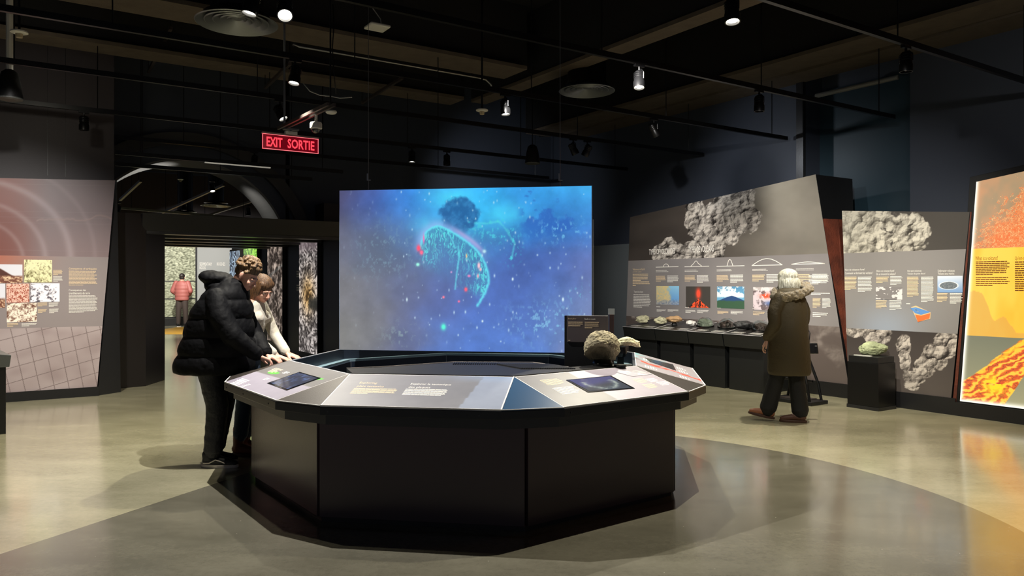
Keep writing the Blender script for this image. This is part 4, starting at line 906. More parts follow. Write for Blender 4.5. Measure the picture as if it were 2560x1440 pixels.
def lavalow(u, v):
    t = u*4; n = fbm(t*2.2+.6*fbm(t*4, v*4, 4, 1), v*5, 5, 2); top_ = .30+.62*t+.22*(n-.5); low_ = np.where(t > .80, (t-.80)*1.5, -1)+.12*(n-.5); fl_ = sstep(-.015, .015, top_-v)*sstep(-.015, .015, v-low_)
    st = np.abs(np.sin((v-.6*t)*26+n*14)); c = mix((154, 148, 112), (112, 112, 90), v); c = mix(c, mix((208, 78, 28), (255, 190, 60), sstep(.5, .97, st)), fl_); c = mix(c, (110, 58, 34), fl_*(st < .10)*.8)
    c = mix(c, (255, 206, 24), np.clip(np.exp(-((t-.62)/.20)**2-((v-.30)/.13)**2)*1.2, 0, 1)*fl_*(n > .42)); c = mix(c, (255, 190, 40), np.clip(np.exp(-((v-top_+.05)/.05)**2)*fl_*(n > .5), 0, 1)*.8); return edgeglow(c, u, v, bottom=True)
lm = pmat('lightbox film', emit=1.25, rough=.3)
for nm, z0, z1, fn_, nv in (('lava_photo', 1.865, None, lavatop, 240), ('text_band', .905, 1.865, lavamid, 80), ('lava_photo', None, .905, lavalow, 240)): sheet(nm, LB, lq, z0, z1, 1000, nv, fn_, lb, lm, .002)
brown_ink = mat('brown lettering', (120, 66, 20), .6)
textpx('heading', 'What is a volcano?', LB, 2439, 651, 2495, 641, brown_ink, lb, off=.006); textpx('heading', "Qu'est-ce qu'un volcan ?", LB, 2538, 652, 2606, 641, brown_ink, lb, off=.006)
mb = TB(brown_ink, lb); linespx(mb, LB, 2440, 654, 2527, 690, 8, rnd, off=.006); linespx(mb, LB, 2440, 693, 2527, 717, 5, rnd, off=.006); linespx(mb, LB, 2538, 654, 2640, 730, 14, rnd, off=.006)
mb.build('text_block', brown_ink, lb)

# pedestal with a green rock, standing before the second panel
pe = thing('pedestal', 'black angular pedestal before the ash cloud panel', 'pedestal', (4.3, 9.1, 0))
P4 = [Vector((4.02, 9.13, 0)), Vector((4.24, 8.79, 0)), Vector((4.54, 8.98, 0)), Vector((4.32, 9.32, 0))]
MB().prism(P4, 0, .04).build('foot', darkgrey, pe); c_ = sum(P4, Vector())/4
MB().prism([c_+(p-c_)*.97 for p in P4], .04, .55).build('cabinet', blackmetal, pe, bevel=.004)
MB().prism([c_+(p-c_)*.92+Vector((0, .0, 0)) for p in P4], .55, .62).build('plinth', black, pe, bevel=.003)
mb = MB(); a_, b_ = P4[0]*.95+c_*.05, P4[1]*.95+c_*.05; mb.prism([a_*.75+c_*.25, a_*.2+b_*.6+c_*.2, a_*.1+b_*.5+c_*.4, a_*.6+c_*.4], .62, .632); mb.build('label_plate', mat('pale plate', (190, 190, 180), .5), pe)
green = mat('green rock', (158, 166, 128), .7, bump=.6, bscale=40, var=.35, vscale=9)
tag(rock('green_rock', (4.33, 9.10, .621), (.165, .10, .085), 21, green, .25, 1.6, 5, .05), 'pale green rough rock lying on the black pedestal', 'rock')

# row of black cabinets with specimens under the volcano panel
cab_b = mat('cabinet black', (24, 25, 25), .4, bump=.02); topm = mat('specimen tray', (40, 38, 37), .35)
tb = [(-3.50, -2.80), (-2.78, -2.12), (-2.10, -1.46), (-1.44, -.80)]
e_front = .78
cpos = ['leftmost', 'second from the left', 'third from the left', 'rightmost']
CAB = []
for i, (t0, t1) in enumerate(tb):
    c = thing('display_cabinet', '%s of four black cabinets with sloping specimen trays' % cpos[i], 'cabinet', VP.pt((t0+t1)/2, 0, .4), 'black specimen cabinets under the volcano panel')
    MB().hexa([VP.pt(t0+.03, 0, .02), VP.pt(t1-.03, 0, .02), VP.pt(t1-.03, 0, .58), VP.pt(t0+.03, 0, .58)][::-1], [VP.pt(t0+.03, .60, .02), VP.pt(t1-.03, .60, .02), VP.pt(t1-.03, .60, .58), VP.pt(t0+.03, .60, .58)][::-1]).build('cabinet_body', cab_b, c, bevel=.003)
    MB().hexa([VP.pt(t0, .60, .02), VP.pt(t1, .60, .02), VP.pt(t1, .60, .64), VP.pt(t0, .60, .64)][::-1], [VP.pt(t0, .885, .02), VP.pt(t1, .885, .02), VP.pt(t1, .775, .68), VP.pt(t0, .775, .68)][::-1]).build('tray_box', cab_b, c, bevel=.003)
    mb = MB(); q = [VP.pt(t0, .889, .02), VP.pt(t1, .889, .02), VP.pt(t1, .779, .68), VP.pt(t0, .779, .68)]
    mb.hexa([p-Z*.003 for p in q], q); mb.build('tray_top', topm, c)
    mb = MB(); strip(mb, q[2], q[3], .008, 0, .004); strip(mb, q[1], q[2], .008, 0, .004); mb.build('white_edge', edgewhite, c)
    mb = MB()
    for f_ in (.12, .60): 
        a0 = t0+(t1-t0)*f_
        for k in range(3): b0 = .60-.035*k; mb.quad(*[VP.pt(a0+dx, .889-.11*(b0+db-.02)/.66+.002, b0+db) for dx, db in ((0, .01), (.20, .01), (.20, 0), (0, 0))])
    mb.build('label_text', white_ink, c)
glass = mat('clear dome', (235, 240, 240), .03, trans=1.0)
glass.node_tree.nodes['Principled BSDF'].inputs['IOR'].default_value = 1.45
def traypt(t, b): return VP.pt(t, .889-.11*(b-.02)/.66, b)
rocks = [ # px along the front, size, kind, label
 (1606, .11, 'pale', 'cream lumpy rock specimen at the left end of the cabinets'), (1652, .10, 'pale', 'pale yellow rock specimen on the tray, second from the left'),
 (1686, .12, 'tan', 'tan flat rock specimen raised on a small black mount'), (1727, .07, 'white', 'small white rock specimen in the middle of the trays'),
 (1763, .10, 'green', 'greenish white rock specimen under a clear dome'), (1817, .09, 'dark', 'dark speckled rock specimen under a clear dome'),
 (1862, .15, 'black', 'large black ropy lava specimen on the right tray'), (1903, .08, 'dark', 'dark glittering rock specimen under the dome nearest the visitor')]
km = {'pale': pale, 'tan': mat('tan rock', (176, 142, 102), .7, bump=.6, var=.3), 'white': mat('white rock', (214, 210, 204), .6, bump=.5, var=.2), 'green': mat('greenish rock', (176, 184, 160), .7, bump=.6, var=.3), 'dark': mat('speckled rock', (86, 70, 62), .5, bump=.8, var=.6, vscale=30), 'black': mat('ropy lava', (34, 34, 34), .5, bump=.8)}
for i, (px, s_, kd, lab) in enumerate(rocks):
    b = .38; k = (px-1280)/F; t = 0
    o_ = VP.pt(0, 0, b); t = (k*o_.y-o_.x)/(D.x-k*D.y); p = traypt(t, b)
    lift = .05 if kd == 'tan' else .012
    if kd == 'tan': m_ = MB().lathe(p+Z*.004, [(.001, -.0), (.05, 0), (.03, .045), (.001, .045)], n=12).build('rock_mount', blackmetal); recenter(m_); tag(m_, 'small black mount under the tan flat rock specimen', 'mount')
    tag(rock('rock_specimen', p+Z*lift, (s_, s_*.75, s_*(.42 if kd in ('tan', 'black') else .62)), 30+i*3, km[kd], .3, 2.0, 4, .08), lab, 'rock', 'rock specimens on the cabinets')
    if 'dome' in lab:
        dm = MB().loop(p+Z*.006, [(.135, 0), (.13, .04), (.115, .085), (.085, .12), (.045, .142), (.002, .148), (.002, .146), (.045, .139), (.083, .117), (.112, .083), (.126, .04), (.131, 0)], n=32).build('glass_dome', glass, smooth=True); recenter(dm)
        tag(dm, 'clear dome over the %s' % lab.split(' under')[0], 'dome', 'clear domes over specimens')

# ================================================================== WALL PANEL AND KIOSK ON THE LEFT
q4 = upx(LP, [(-260, 1000), (243, 962), (288, 451), (-260, 440)]); q4[0] = (q4[0][0], .12); q4[1] = (q4[1][0], .12)
qk = thing('earthquake_panel', 'large mauve display wall about earthquakes with five photos and ripple rings', 'display panel', LP.pt(-1, 0))
panelbody(LP, q4, .05, black, qk)
MB().hexa([LP.pt(q4[0][0], 0, -.06), LP.pt(q4[1][0]+.02, 0, -.06), LP.pt(q4[1][0]+.02, 0, .02), LP.pt(q4[0][0], 0, .02)][::-1], [LP.pt(q4[0][0], .12, -.06), LP.pt(q4[1][0]+.02, .12, -.06), LP.pt(q4[1][0]+.02, .12, .02), LP.pt(q4[0][0], .12, .02)][::-1]).build('base', black, qk)
mb = MB(); mb.hexa([LP.pt(q4[1][0]+.005, 0, .0), LP.pt(q4[1][0]+.30, 0, -.20), LP.pt(q4[1][0]+.05, 0, -.25), LP.pt(q4[1][0], 0, -.2)], [LP.pt(q4[2][0]+.005, q4[2][1], 0), LP.pt(q4[2][0]+.03, q4[2][1], -.08), LP.pt(q4[2][0]+.02, q4[2][1], -.25), LP.pt(q4[2][0], q4[2][1], -.2)])
mb.build('end_cap', darkgrey, qk)
wq = q4[1][0]-q4[0][0]
def qtop(u, v):
    c = mix((128, 110, 112), (116, 104, 108), v); c = mix(c, (120, 60, 50), sstep(.70, .45, u)*.8)
    for r, wd, a in ((.30, .018, .35), (.42, .022, .4), (.56, .03, .5), (.70, .02, .2)):
        d = np.hypot((u-.30)*1.5, (v+.1)*.7); c = mix(c, (170, 156, 160), np.exp(-((d-r*1.35)/wd)**2)*a)
    crack = np.exp(-((v-.48-.1*(fbm(u*14, v*0, 4, 2)-.5)-.25*(u-.8))/.012)**2)*(u > .62); c = mix(c, (150, 130, 126), crack*.5)
    return mix(c, (150, 138, 140), (np.abs((v*14) % 1-.5) > .47).astype(float)*.15)
def qmid(u, v): return mix((142, 132, 132), (180, 100, 76), np.exp(-((u-.40)/.22)**2-((v-1)/.30)**2)*.9)
def qlow(u, v):
    c = mix((150, 134, 134), (172, 158, 158), sstep(.3, .7, fbm(u*3+v, v*2-u*2, 3, 2))); g1 = np.abs(((u*13+v*1.2) % 1)-.5) > .472; g2 = np.abs(((v*4.2-u*3.0) % 1)-.5) > .478; return mix(c, (112, 98, 98), (g1 | g2).astype(float)*.8)
sheet('ripple_graphic', LP, q4, 1.83, None, 260, 110, qtop, qk); sheet('text_band', LP, q4, .918, 1.83, 60, 40, qmid, qk); sheet('grid_graphic', LP, q4, None, .918, 420, 180, qlow, qk)
for x0, y0, x1, y1, k in ((-52, 660, 56, 707, 6), (60, 649, 130, 706, 7), (16, 709, 73, 757, 8), (76, 708, 149, 755, 9), (17, 758, 92, 806, 10), (-50, 709, 13, 770, 6)): photo(LP, qk, x0, y0, x1, y1, k)
textpx('heading', 'Consequences of earthquakes', LP, 172, 675, 242, 669, cream_ink, qk, bold=.01); textpx('heading', 'Cons\u00e9quences des', LP, 172, 729, 215, 723, white_ink, qk, bold=.01); textpx('heading', 'tremblements de terre', LP, 172, 736, 225, 730, white_ink, qk, bold=.01)
cm, wm_ = TB(cream_ink, qk), TB(white_ink, qk)
linespx(cm, LP, 172, 677, 244, 715, 12, rnd, fill=.42); linespx(wm_, LP, 172, 739, 246, 783, 15, rnd, fill=.42)
for mbx, x0, y0, x1, y1, n in ((cm, 133, 675, 157, 689, 5), (wm_, 133, 691, 157, 705, 5), (cm, 94, 757, 118, 767, 4), (wm_, 122, 757, 147, 768, 4), (cm, 95, 773, 117, 783, 4), (wm_, 123, 772, 148, 784, 4), (cm, 18, 809, 48, 818, 3), (wm_, 54, 809, 92, 817, 3)): linespx(mbx, LP, x0, y0, x1, y1, n, rnd, fill=.5)
cm.build('text_block', cream_ink, qk); wm_.build('text_block', white_ink, qk)
# corner of a kiosk at the left edge of the picture
ks = thing('kiosk', 'grey-topped black kiosk cut off by the left edge of the picture', 'kiosk', (-5.6, 7.9, 0))
KP = [Vector((-4.98, 7.48, 0)), Vector((-5.55, 8.1, 0)), Vector((-6.3, 7.9, 0)), Vector((-5.8, 7.0, 0))]
MB().prism(KP, 0, .66).build('cabinet', black, ks, bevel=.004); c_ = sum(KP, Vector())/4
mb = MB(); K2 = [c_+(p-c_)*1.09 for p in KP]; mb.hexa([(p.x, p.y, .66) for p in [c_+(p-c_)*1.06 for p in KP]], [(K2[0].x, K2[0].y, .775), (K2[1].x, K2[1].y, .80), (K2[2].x, K2[2].y, .92), (K2[3].x, K2[3].y, .92)])
mb.build('top', mat('kiosk top', (92, 96, 98), .4), ks, bevel=.004)
# ================================================================== UNDER THE CEILING
TZ = 3.68
TR = {0: (4.56, TZ, 3400), 1: (6.7, TZ, 2235), 2: (8.76, TZ, 1967), 3: (10.8, TZ, 1757), 4: (13.15, TZ, 1572), 5: (15.3, TZ, 1372), 6: (14.5, 3.34, 857), 7: (15.3, 3.27, 780)}
tlab = {0: 'black lighting track nearest the camera, crossing the upper right corner', 1: 'second black lighting track, passing high over the counter front', 2: 'third black lighting track, passing over the hanging screen', 3: 'fourth black lighting track, behind the screen wires',
        4: 'fifth black lighting track, low over the screen top', 5: 'sixth black lighting track, close before the back wall', 6: 'low black lighting track before the arch, with a white strip', 7: 'lowest black track across the arch opening'}
def tp(k, px, dz=0): y, z, _ = TR[k]; s = su(px, y); return Vector((0, y, z+dz))+U*s
for k, (y, z, pe_) in TR.items():
    a = -11. if k < 6 else su(288, y); b = su(pe_, y) if k else 7.0
    t = thing('lighting_track', tlab[k], 'track', Vector((0, y, z))+U*((a+b)/2), 'black lighting tracks')
    p, q = Vector((0, y, z))+U*a, Vector((0, y, z))+U*b
    MB().box((p+q)/2, ((q-p).length, .04, .055), (U, -NU, Z)).build('rail', blackmetal, t)
    n = int((b-a)/2.6)+1
    for i in range(n+1):
        r = Vector((0, y, z))+U*(a+.35+(b-a-.7)*i/n)
        MB().cyl(r+Z*.025, (r.x, r.y, 5.45), .0065, n=6).build('hanger_rod', blackmetal, t)
    if k == 6:
        p, q = tp(6, 512, -.035), tp(6, 676, -.035); MB().box((p+q)/2, ((q-p).length, .03, .018), (U, -NU, Z)).build('white_strip', mat('white strip', (225, 222, 210), .5, emit=.25), t)
lensoff = mat('dark lens', (20, 20, 22), .1, spec=.8)
def fixture(base, aim, on, label, s=1.0, hood=False):
    """track spotlight hanging from the underside of a rail"""
    base = Vector(base); aim = Vector(aim).normalized(); t = thing('spotlight', label, 'spotlight', base, 'track spotlights')
    MB().box(base-Z*.012*s, (.12*s, .034, .025), (U, -NU, Z)).build('adapter', blackmetal, t)
    c = base-Z*.15*s; side = aim.cross(U) if abs(aim.dot(U)) < .9 else aim.cross(NU)
    h = Vector((side.x, side.y, 0)); h = (h if h.length > .2 else Vector((NU.x, NU.y, 0))).normalized()
    mb = MB(); mb.cyl(base-Z*.02, base-Z*.06*s, .012, n=8); mb.tube([c+h*.062*s, base-Z*.085*s+h*.062*s, base-Z*.055*s+h*.03*s, base-Z*.055*s-h*.03*s, base-Z*.085*s-h*.062*s, c-h*.062*s], .006, 6)
    mb.build('yoke', blackmetal, t)
    q0 = c-aim*.085*s; o = MB().lathe(q0, [(.001, 0), (.040*s, 0), (.050*s, .015*s), (.052*s, .10*s), (.058*s, .11*s), (.058*s, .175*s), (.050*s, .175*s), (.047*s, .150*s), (.001, .150*s)], 20, aim).build('housing', blackmetal, t)
    smooth_by_angle(o)
    for i in range(3): MB().loop(q0+aim*(.02+.022*i)*s, [(.050*s, 0), (.056*s, 0), (.056*s, .007), (.050*s, .007)], 20, aim).build('cooling_fin', blackmetal, o)
    MB().lathe(q0+aim*.1505*s, [(.001, 0), (.046*s, 0), (.044*s, .008), (.001, .018)], 20, aim).build('lens', glow if on else lensoff, t)
    return t
dn = Vector((0, 0, -1))
FX = [(1, 630, (-.2, -.1, -1), 1, 'lit spotlight half hidden above the large round air diffuser'), (1, 712, (.25, -.75, -1), 1, 'brightest lit spotlight, facing the camera right of the large diffuser'),
      (2, 738, (-.1, -.2, -1), 1, 'lit spotlight hanging straight down above the exit sign'), (3, 700, (.55, -.1, -1), 1, 'tilted lit spotlight just above the exit sign'),
      (4, 210, dn, 0, 'unlit spotlight on the track before the tall left wall'), (4, 1030, (0, -.05, -1), 1, 'lit spotlight above the left part of the hanging screen'),
      (4, 1117, dn, 0, 'unlit spotlight just right of the lit one over the screen'), (2, 1263, (.08, -.1, -1), 1, 'lit spotlight beside the small ceiling sensor over the screen'),
      (1, 1598, (-.05, -.25, -1), 1, 'lit spotlight right of the second air diffuser'), (2, 1635, (.6, .35, -1), 0, 'unlit tilted spotlight above the left end of the volcano panel'),
      (3, 1433, (.5, .2, -1), 0, 'left one of two unlit tilted spotlights right of the screen wire'), (3, 1468, (-.5, .3, -1), 0, 'right one of two unlit tilted spotlights right of the screen wire'),
      (0, 1830, (.0, -.2, -1), 1, 'large lit spotlight at the top, right of centre'), (1, 1898, dn, 0, 'unlit spotlight above the high end of the volcano panel'),
      (0, 2265, dn, 0, 'large unlit spotlight before the grey wall at upper right'), (5, 636, (-.1, -.1, -1), 1, 'lit spotlight before the arch, below the exit sign')]
for k, px, aim, on, lab in FX: fixture(tp(k, px, -.027), aim, on, lab)
# galleries beyond the arch
for i, (p0, p1) in enumerate(((at(290, 519, 17.5), at(640, 548, 19.5)), (at(300, 500, 16.5), at(352, 452, 15.5)), (at(400, 534, 19), at(560, 462, 16.5)), (at(500, 545, 22), at(640, 500, 19)))):
    d = (p1-p0).normalized(); y = Z.cross(d).normalized()
    t = thing('lighting_track', ['long far track running just above the portal top', 'short far track at the left foot of the arch', 'far track rising to the bright spotlight in the arch', 'far track at the right inside the arch'][i], 'track', (p0+p1)/2, 'tracks in the far gallery')
    MB().box((p0+p1)/2, ((p1-p0).length, .05, .05), (d, y, d.cross(y))).build('rail', mat('far track', (96, 90, 84), .4), t)
    for f_ in (.1, .9): q = p0+(p1-p0)*f_; MB().cyl(q, (q.x, q.y, 5.44), .007, n=6).build('hanger_rod', blackmetal, t)
for px, py, Y, aim, lab in ((530, 452, 16.5, (.3, -.3, -1), 'lit far spotlight in the middle of the arch'), (620, 512, 17, dn, 'lit far spotlight at the right inside the arch'), (293, 505, 14, (-.2, -.3, -1), 'lit far spotlight at the left foot of the arch'), (460, 502, 19, dn, 'faint far spotlight low in the arch')):
    fixture(at(px, py, Y), aim, 1, lab)
dm_ = mat('diffuser metal', (120, 124, 128), .3, metal=.5)
def diffuser(c, R, neck, top, lab):
    c = Vector(c); t = thing('air_diffuser', lab, 'air vent', c, 'round air diffusers')
    for i, f_ in enumerate((1.0, .78, .58, .40, .24)):
        r = R*f_; o = MB().loop(c+Z*(.010*i), [(r, 0), (r-.012, -.008), (r-.10*R/.4, .045), (r-.105*R/.4, .049), (r-.022, .004)], 48).build('diffuser_ring', dm_, t); smooth_by_angle(o, 50)
    MB().lathe(c+Z*.06, [(.001, -.03), (R*.12, -.02), (R*.14, 0), (.001, .01)], 24).build('centre_knob', dm_, t)
    o = MB().lathe(c+Z*.075, [(R*.80, 0), (neck, .05), (neck, top-c.z-.085), (.001, top-c.z-.085), (.001, .0)], 40).build('duct', blackmetal, t); smooth_by_angle(o, 50)
diffuser(at(592, 58, 7.93), .415, .26, 5.45, 'large round black air diffuser at upper left, nearest the camera')
diffuser(at(1467, 228, 10.7), .395, .27, 5.45, 'round black air diffuser above the right end of the screen')
diffuser(at(1975, 325, 13.4)-Z*0+Vector((-.0, -.0, 0)), .34, .24, 4.49, 'round air diffuser half hidden above the tall end of the volcano panel')
for px, py, Y in ((540, 515, 20), (463, 537, 21)): diffuser(at(px, py, Y), .38, .2, 5.45, 'far round air diffuser low inside the arch, %s' % ('right one' if px == 540 else 'left one'))
# wireless box, sensors, camera
ap = thing('wireless_box', 'flat rounded white wireless box hanging by its cable, left of top centre', 'access point', at(943, 68, 8.6))
o = MB().box(at(943, 68, 8.6), (.24, .22, .035), (U, -NU, Z)).build('case', whiteplastic, ap, bevel=.016); o.modifiers[0].segments = 4
c = at(943, 68, 8.6); MB().tube([c+Z*.02+U*.05, c+Z*.1+U*.04, c+Z*.2-U*.05, c+Z*.34-U*.09, c+Z*.6-U*.09, (c.x-.07, c.y, 5.4)], .006).build('cable', mat('grey cable', (150, 150, 145), .5), ap)
def sensor(p, s, lab):
    t = thing('smoke_detector', lab, 'detector', p, 'smoke detectors')
    MB().lathe(p, [(.001, .02), (.055*s, .02), (.075*s, .012), (.075*s, 0), (.05*s, -.01), (.001, -.01)], 24).build('base', whiteplastic, t, smooth=False)
    MB().lathe(p, [(.001, -.01), (.032*s, -.01), (.028*s, -.045), (.001, -.05)], 20).build('sensing_head', mat('cream plastic', (170, 155, 130), .5), t)
    MB().cyl(p+Z*.02, (p.x, p.y, 5.44), .012, n=8).build('drop_pipe', blackmetal, t)
sensor(at(1205, 277, 9.4), 1.0, 'small white detector on a drop pipe left of a lit spotlight')
sensor(at(48, 82, 7.2), 1.0, 'cream detector at the top left corner')
sensor(at(451, 449, 16), .8, 'small detector seen through the arch')
pn = MB(); a = at(25, 0, 8.0); pn.cyl((a.x, a.y, 3.62), (a.x, a.y, 5.44), .035, n=12); 
def speaker(c, lab, pole):
    c = Vector(c); t = thing('pendant_speaker', lab, 'speaker', c, 'bell-shaped pendant speakers')
    o = MB().lathe(c, [(.001, .30), (.04, .30), (.075, .27), (.10, .18), (.125, .0), (.115, -.012), (.10, .0), (.001, .02)], 28).build('bell', black, t); smooth_by_angle(o, 40)
    MB().lathe(c, [(.001, .0), (.10, .0), (.125, .004), (.122, -.012), (.08, -.022), (.001, -.026)], 28).build('grille', mat('speaker grille', (70, 72, 70), .5), t)
    MB().cyl(c+Z*.30, (c.x, c.y, 5.44), pole, n=10).build('pole', whiteplastic if pole > .02 else blackmetal, t)
speaker(at(24, 246, 8.0), 'black bell-shaped speaker on a thick white pole at the left edge', .033)
speaker(at(1331, 408, 12.5), 'black bell-shaped speaker hanging above the right half of the screen', .008)
s0_, s1_ = at(722, 312, 7.9), at(826, 262, 7.0); s0_ = s0_+(s0_-s1_).normalized()*.22
stt = thing('ceiling_strut', 'steel channel hung under the tracks carrying the exit sign and camera', 'strut', (s0_+s1_)/2)
for o_ in (-.03, .03): p, q = s0_-U*o_, s1_-U*o_; MB().box((p+q)/2, ((q-p).length+.05, .022, .03), ((q-p).normalized(), U, Z)).build('channel_bar', mat('dull steel', (96, 88, 86), .35, metal=.7), stt)
MB().cyl(s0_+U*.03+Z*.015, (s0_.x+.03, s0_.y, 5.44), .012, n=8).build('hanger_rod', steel, stt); MB().cyl(s1_+Z*.015, (s1_.x, s1_.y, 5.44), .008, n=8).build('hanger_rod', blackmetal, stt)
EP = Plane(at(655, 350, 7.9), U, Z); ex0, ez1 = EP.px(656, 333); ex1, _ = EP.px(796, 345); _, ez0 = EP.px(656, 371)
es = thing('exit_sign', 'glowing red exit sign reading EXIT SORTIE hanging at upper left', 'sign', EP.pt((ex0+ex1)/2, ez0))
MB().hexa([EP.pt(ex0, ez0), EP.pt(ex1, ez0), EP.pt(ex1, ez0, -.02), EP.pt(ex0, ez0, -.02)], [EP.pt(ex0, ez1), EP.pt(ex1, ez1), EP.pt(ex1, ez1, -.02), EP.pt(ex0, ez1, -.02)]).build('sign_panel', mat('exit red', (92, 10, 22), .3, emit=.7, ecol=(110, 0, 18)), es)
text('lettering', 'EXIT', EP, ex0+.042, ez0+.028, .165, ez1-ez0-.058, mat('exit letters', (255, 60, 72), .3, emit=1.6, ecol=(255, 62, 76)), es, .004, bold=.022)
text('lettering', 'SORTIE', EP, ex0+.262, ez0+.028, .29, ez1-ez0-.058, mat('exit letters', (255, 60, 72)), es, .004, bold=.022)
fm = MB(); er = mat('exit edge', (255, 150, 155), .3, emit=1.2, ecol=(255, 120, 130))
for a0, b0, a1, b1 in ((ex0, ez0, ex1, ez0+.006), (ex0, ez0, ex0+.006, ez1), (ex1-.006, ez0, ex1, ez1), (ex0, ez1-.004, ex1, ez1)): fm.hexa([EP.pt(a0, b0), EP.pt(a1, b0), EP.pt(a1, b0, .003), EP.pt(a0, b0, .003)][::-1], [EP.pt(a0, b1), EP.pt(a1, b1), EP.pt(a1, b1, .003), EP.pt(a0, b1, .003)][::-1])
fm.build('lit_edge', er, es)
xm_ = (ex0+ex1)/2
MB().hexa([EP.pt(ex0-.004, ez1, .012), EP.pt(ex1+.004, ez1, .012), EP.pt(ex1+.004, ez1, -.032), EP.pt(ex0-.004, ez1, -.032)], [EP.pt(ex0-.004, ez1+.016, .012), EP.pt(ex1+.004, ez1+.016, .012), EP.pt(ex1+.004, ez1+.016, -.032), EP.pt(ex0-.004, ez1+.016, -.032)]).build('top_bar', mat('pinkish grey bar', (176, 140, 138), .4), es)
xk = EP.px(728, 330)[0]; MB().box(EP.pt(xk, ez1+.035, -.01), (.13, .05, .035), (U, -NU, Z)).build('mount_block', whiteplastic, es, bevel=.006)
q = EP.pt(xk, ez1+.05, -.01); MB().cyl(q, (q.x, q.y, 3.12), .012, n=8).build('stem', steel, es); MB().box((q.x, q.y, 3.118), (.16, .06, .016), (U, -NU, Z)).build('top_plate', steel, es)
p = at(790, 318, 7.32); cm_ = thing('dome_camera', 'white dome security camera hanging right of the exit sign', 'camera', p)
o = MB().lathe(p, [(.001, .045), (.052, .045), (.058, .03), (.058, -.012), (.05, -.02), (.001, -.02)], 28).build('camera_body', whiteplastic, cm_); smooth_by_angle(o, 40)
o = MB().lathe(p, [(.042, -.02), (.038, -.04), (.022, -.056), (.001, -.06), (.001, -.02)], 24).build('dome', mat('smoked dome', (40, 40, 42), .08, spec=.9), cm_); smooth_by_angle(o, 60)
MB().cyl(p+Z*.045, (p.x, p.y, 3.105), .014, n=8).build('stem', whiteplastic, cm_)
p = at(828, 281, 7.05); dd = MB().lathe(p, [(.001, .012), (.05, .012), (.052, 0), (.04, -.012), (.001, -.014)], 28).build('ceiling_sensor', whiteplastic); recenter(dd); tag(dd, 'flat white round sensor at the near end of the steel strut', 'sensor')
# conduits
Pc = lambda px, z=4.47, y=11.36: Vector((0, y, z))+U*su(px, y)
cd_ = MB().tube([Pc(728, 4.52)-NU*.0+Vector((0, .1, -.02)), Pc(735, 4.49), Pc(748), Pc(900), Pc(1195), Pc(1215, 4.46), Pc(1228, 4.40), Pc(1231, 4.30)], .016).build('conduit', steel, smooth=True); recenter(cd_); tag(cd_, 'long pale metal conduit along the edge of the ceiling beam', 'conduit')
WP = Plane(W.pt(0, 0, .30), D, Z); a0 = WP.px(2040, 240); a1 = WP.px(2245, 192)
pp = MB().cyl(WP.pt(a0[0], a0[1]), WP.pt(a1[0], a0[1]), .032, n=12).build('pipe', mat('grey pipe', (112, 112, 108), .5), smooth=True); recenter(pp); tag(pp, 'grey pipe under the ceiling before the dark glazed recess', 'pipe')
bars = ((at(371, 180, 11.6), at(427, 104, 9.6), 'left'), (at(663, 219, 11.0), at(725, 174, 9.8), 'middle'), (at(905, 257, 12.3), at(1006, 208, 10.8), 'right'))
for p0, p1, nm in bars:
    p1.z = p0.z; d = (p1-p0).normalized(); t = thing('support_bar', '%s one of three slanting steel bars under the left ceiling beams' % nm, 'bar', (p0+p1)/2, 'slanting steel bars')
    MB().box((p0+p1)/2, ((p1-p0).length, .04, .04), (d, Z.cross(d), Z)).build('bar', mat('dull steel', (96, 88, 86)), t)
    for q in (p0, p1): MB().cyl((q.x, q.y, q.z+.02), (q.x, q.y, 5.44), .006, n=6).build('hanger_rod', blackmetal, t)
# loose cables
for pts, lab in (([(832, 10), (835, 60), (831, 120), (834, 170), (840, 235)], 'black cable dropping from the ceiling right of the exit sign'), ([(758, 208), (775, 228), (800, 238), (825, 240), (850, 245), (880, 243)], 'thin grey cable sagging from the spotlight above the exit sign')):
    o = MB().tube([at(x, y, 7.4) for x, y in pts], .006, 6).build('cable', mat('grey cable', (150, 150, 145)) if 'grey' in lab else blackmetal, smooth=True); recenter(o); tag(o, lab, 'cable')
# ================================================================== VISITORS
def organic(name, mb, voxel, m, parent=None, smooth=6, fac=.5, label=None, disp=None, world=None):
    me = mb.mesh(name, True)
    o = bpy.data.objects.new(name, me); COL.objects.link(o)
    r = o.modifiers.new('r', 'REMESH'); r.mode = 'VOXEL'; r.voxel_size = voxel
    if smooth: s = o.modifiers.new('s', 'SMOOTH'); s.iterations = smooth; s.factor = fac
    dg = bpy.context.evaluated_depsgraph_get(); me2 = bpy.data.meshes.new_from_object(o.evaluated_get(dg)); bpy.data.objects.remove(o, do_unlink=True); me2.name = name
    if disp:
        n = len(me2.vertices); co = np.empty(n*3); me2.vertices.foreach_get('co', co); co = co.reshape(-1, 3); no = np.empty(n*3); me2.vertices.foreach_get('normal', no); no = no.reshape(-1, 3)
        me2.vertices.foreach_set('co', (co+no*disp(co)[:, None]).ravel())
    me2.polygons.foreach_set('use_smooth', [True]*len(me2.polygons)); me2.update()
    return place(name, me2, m, parent, 0, label)
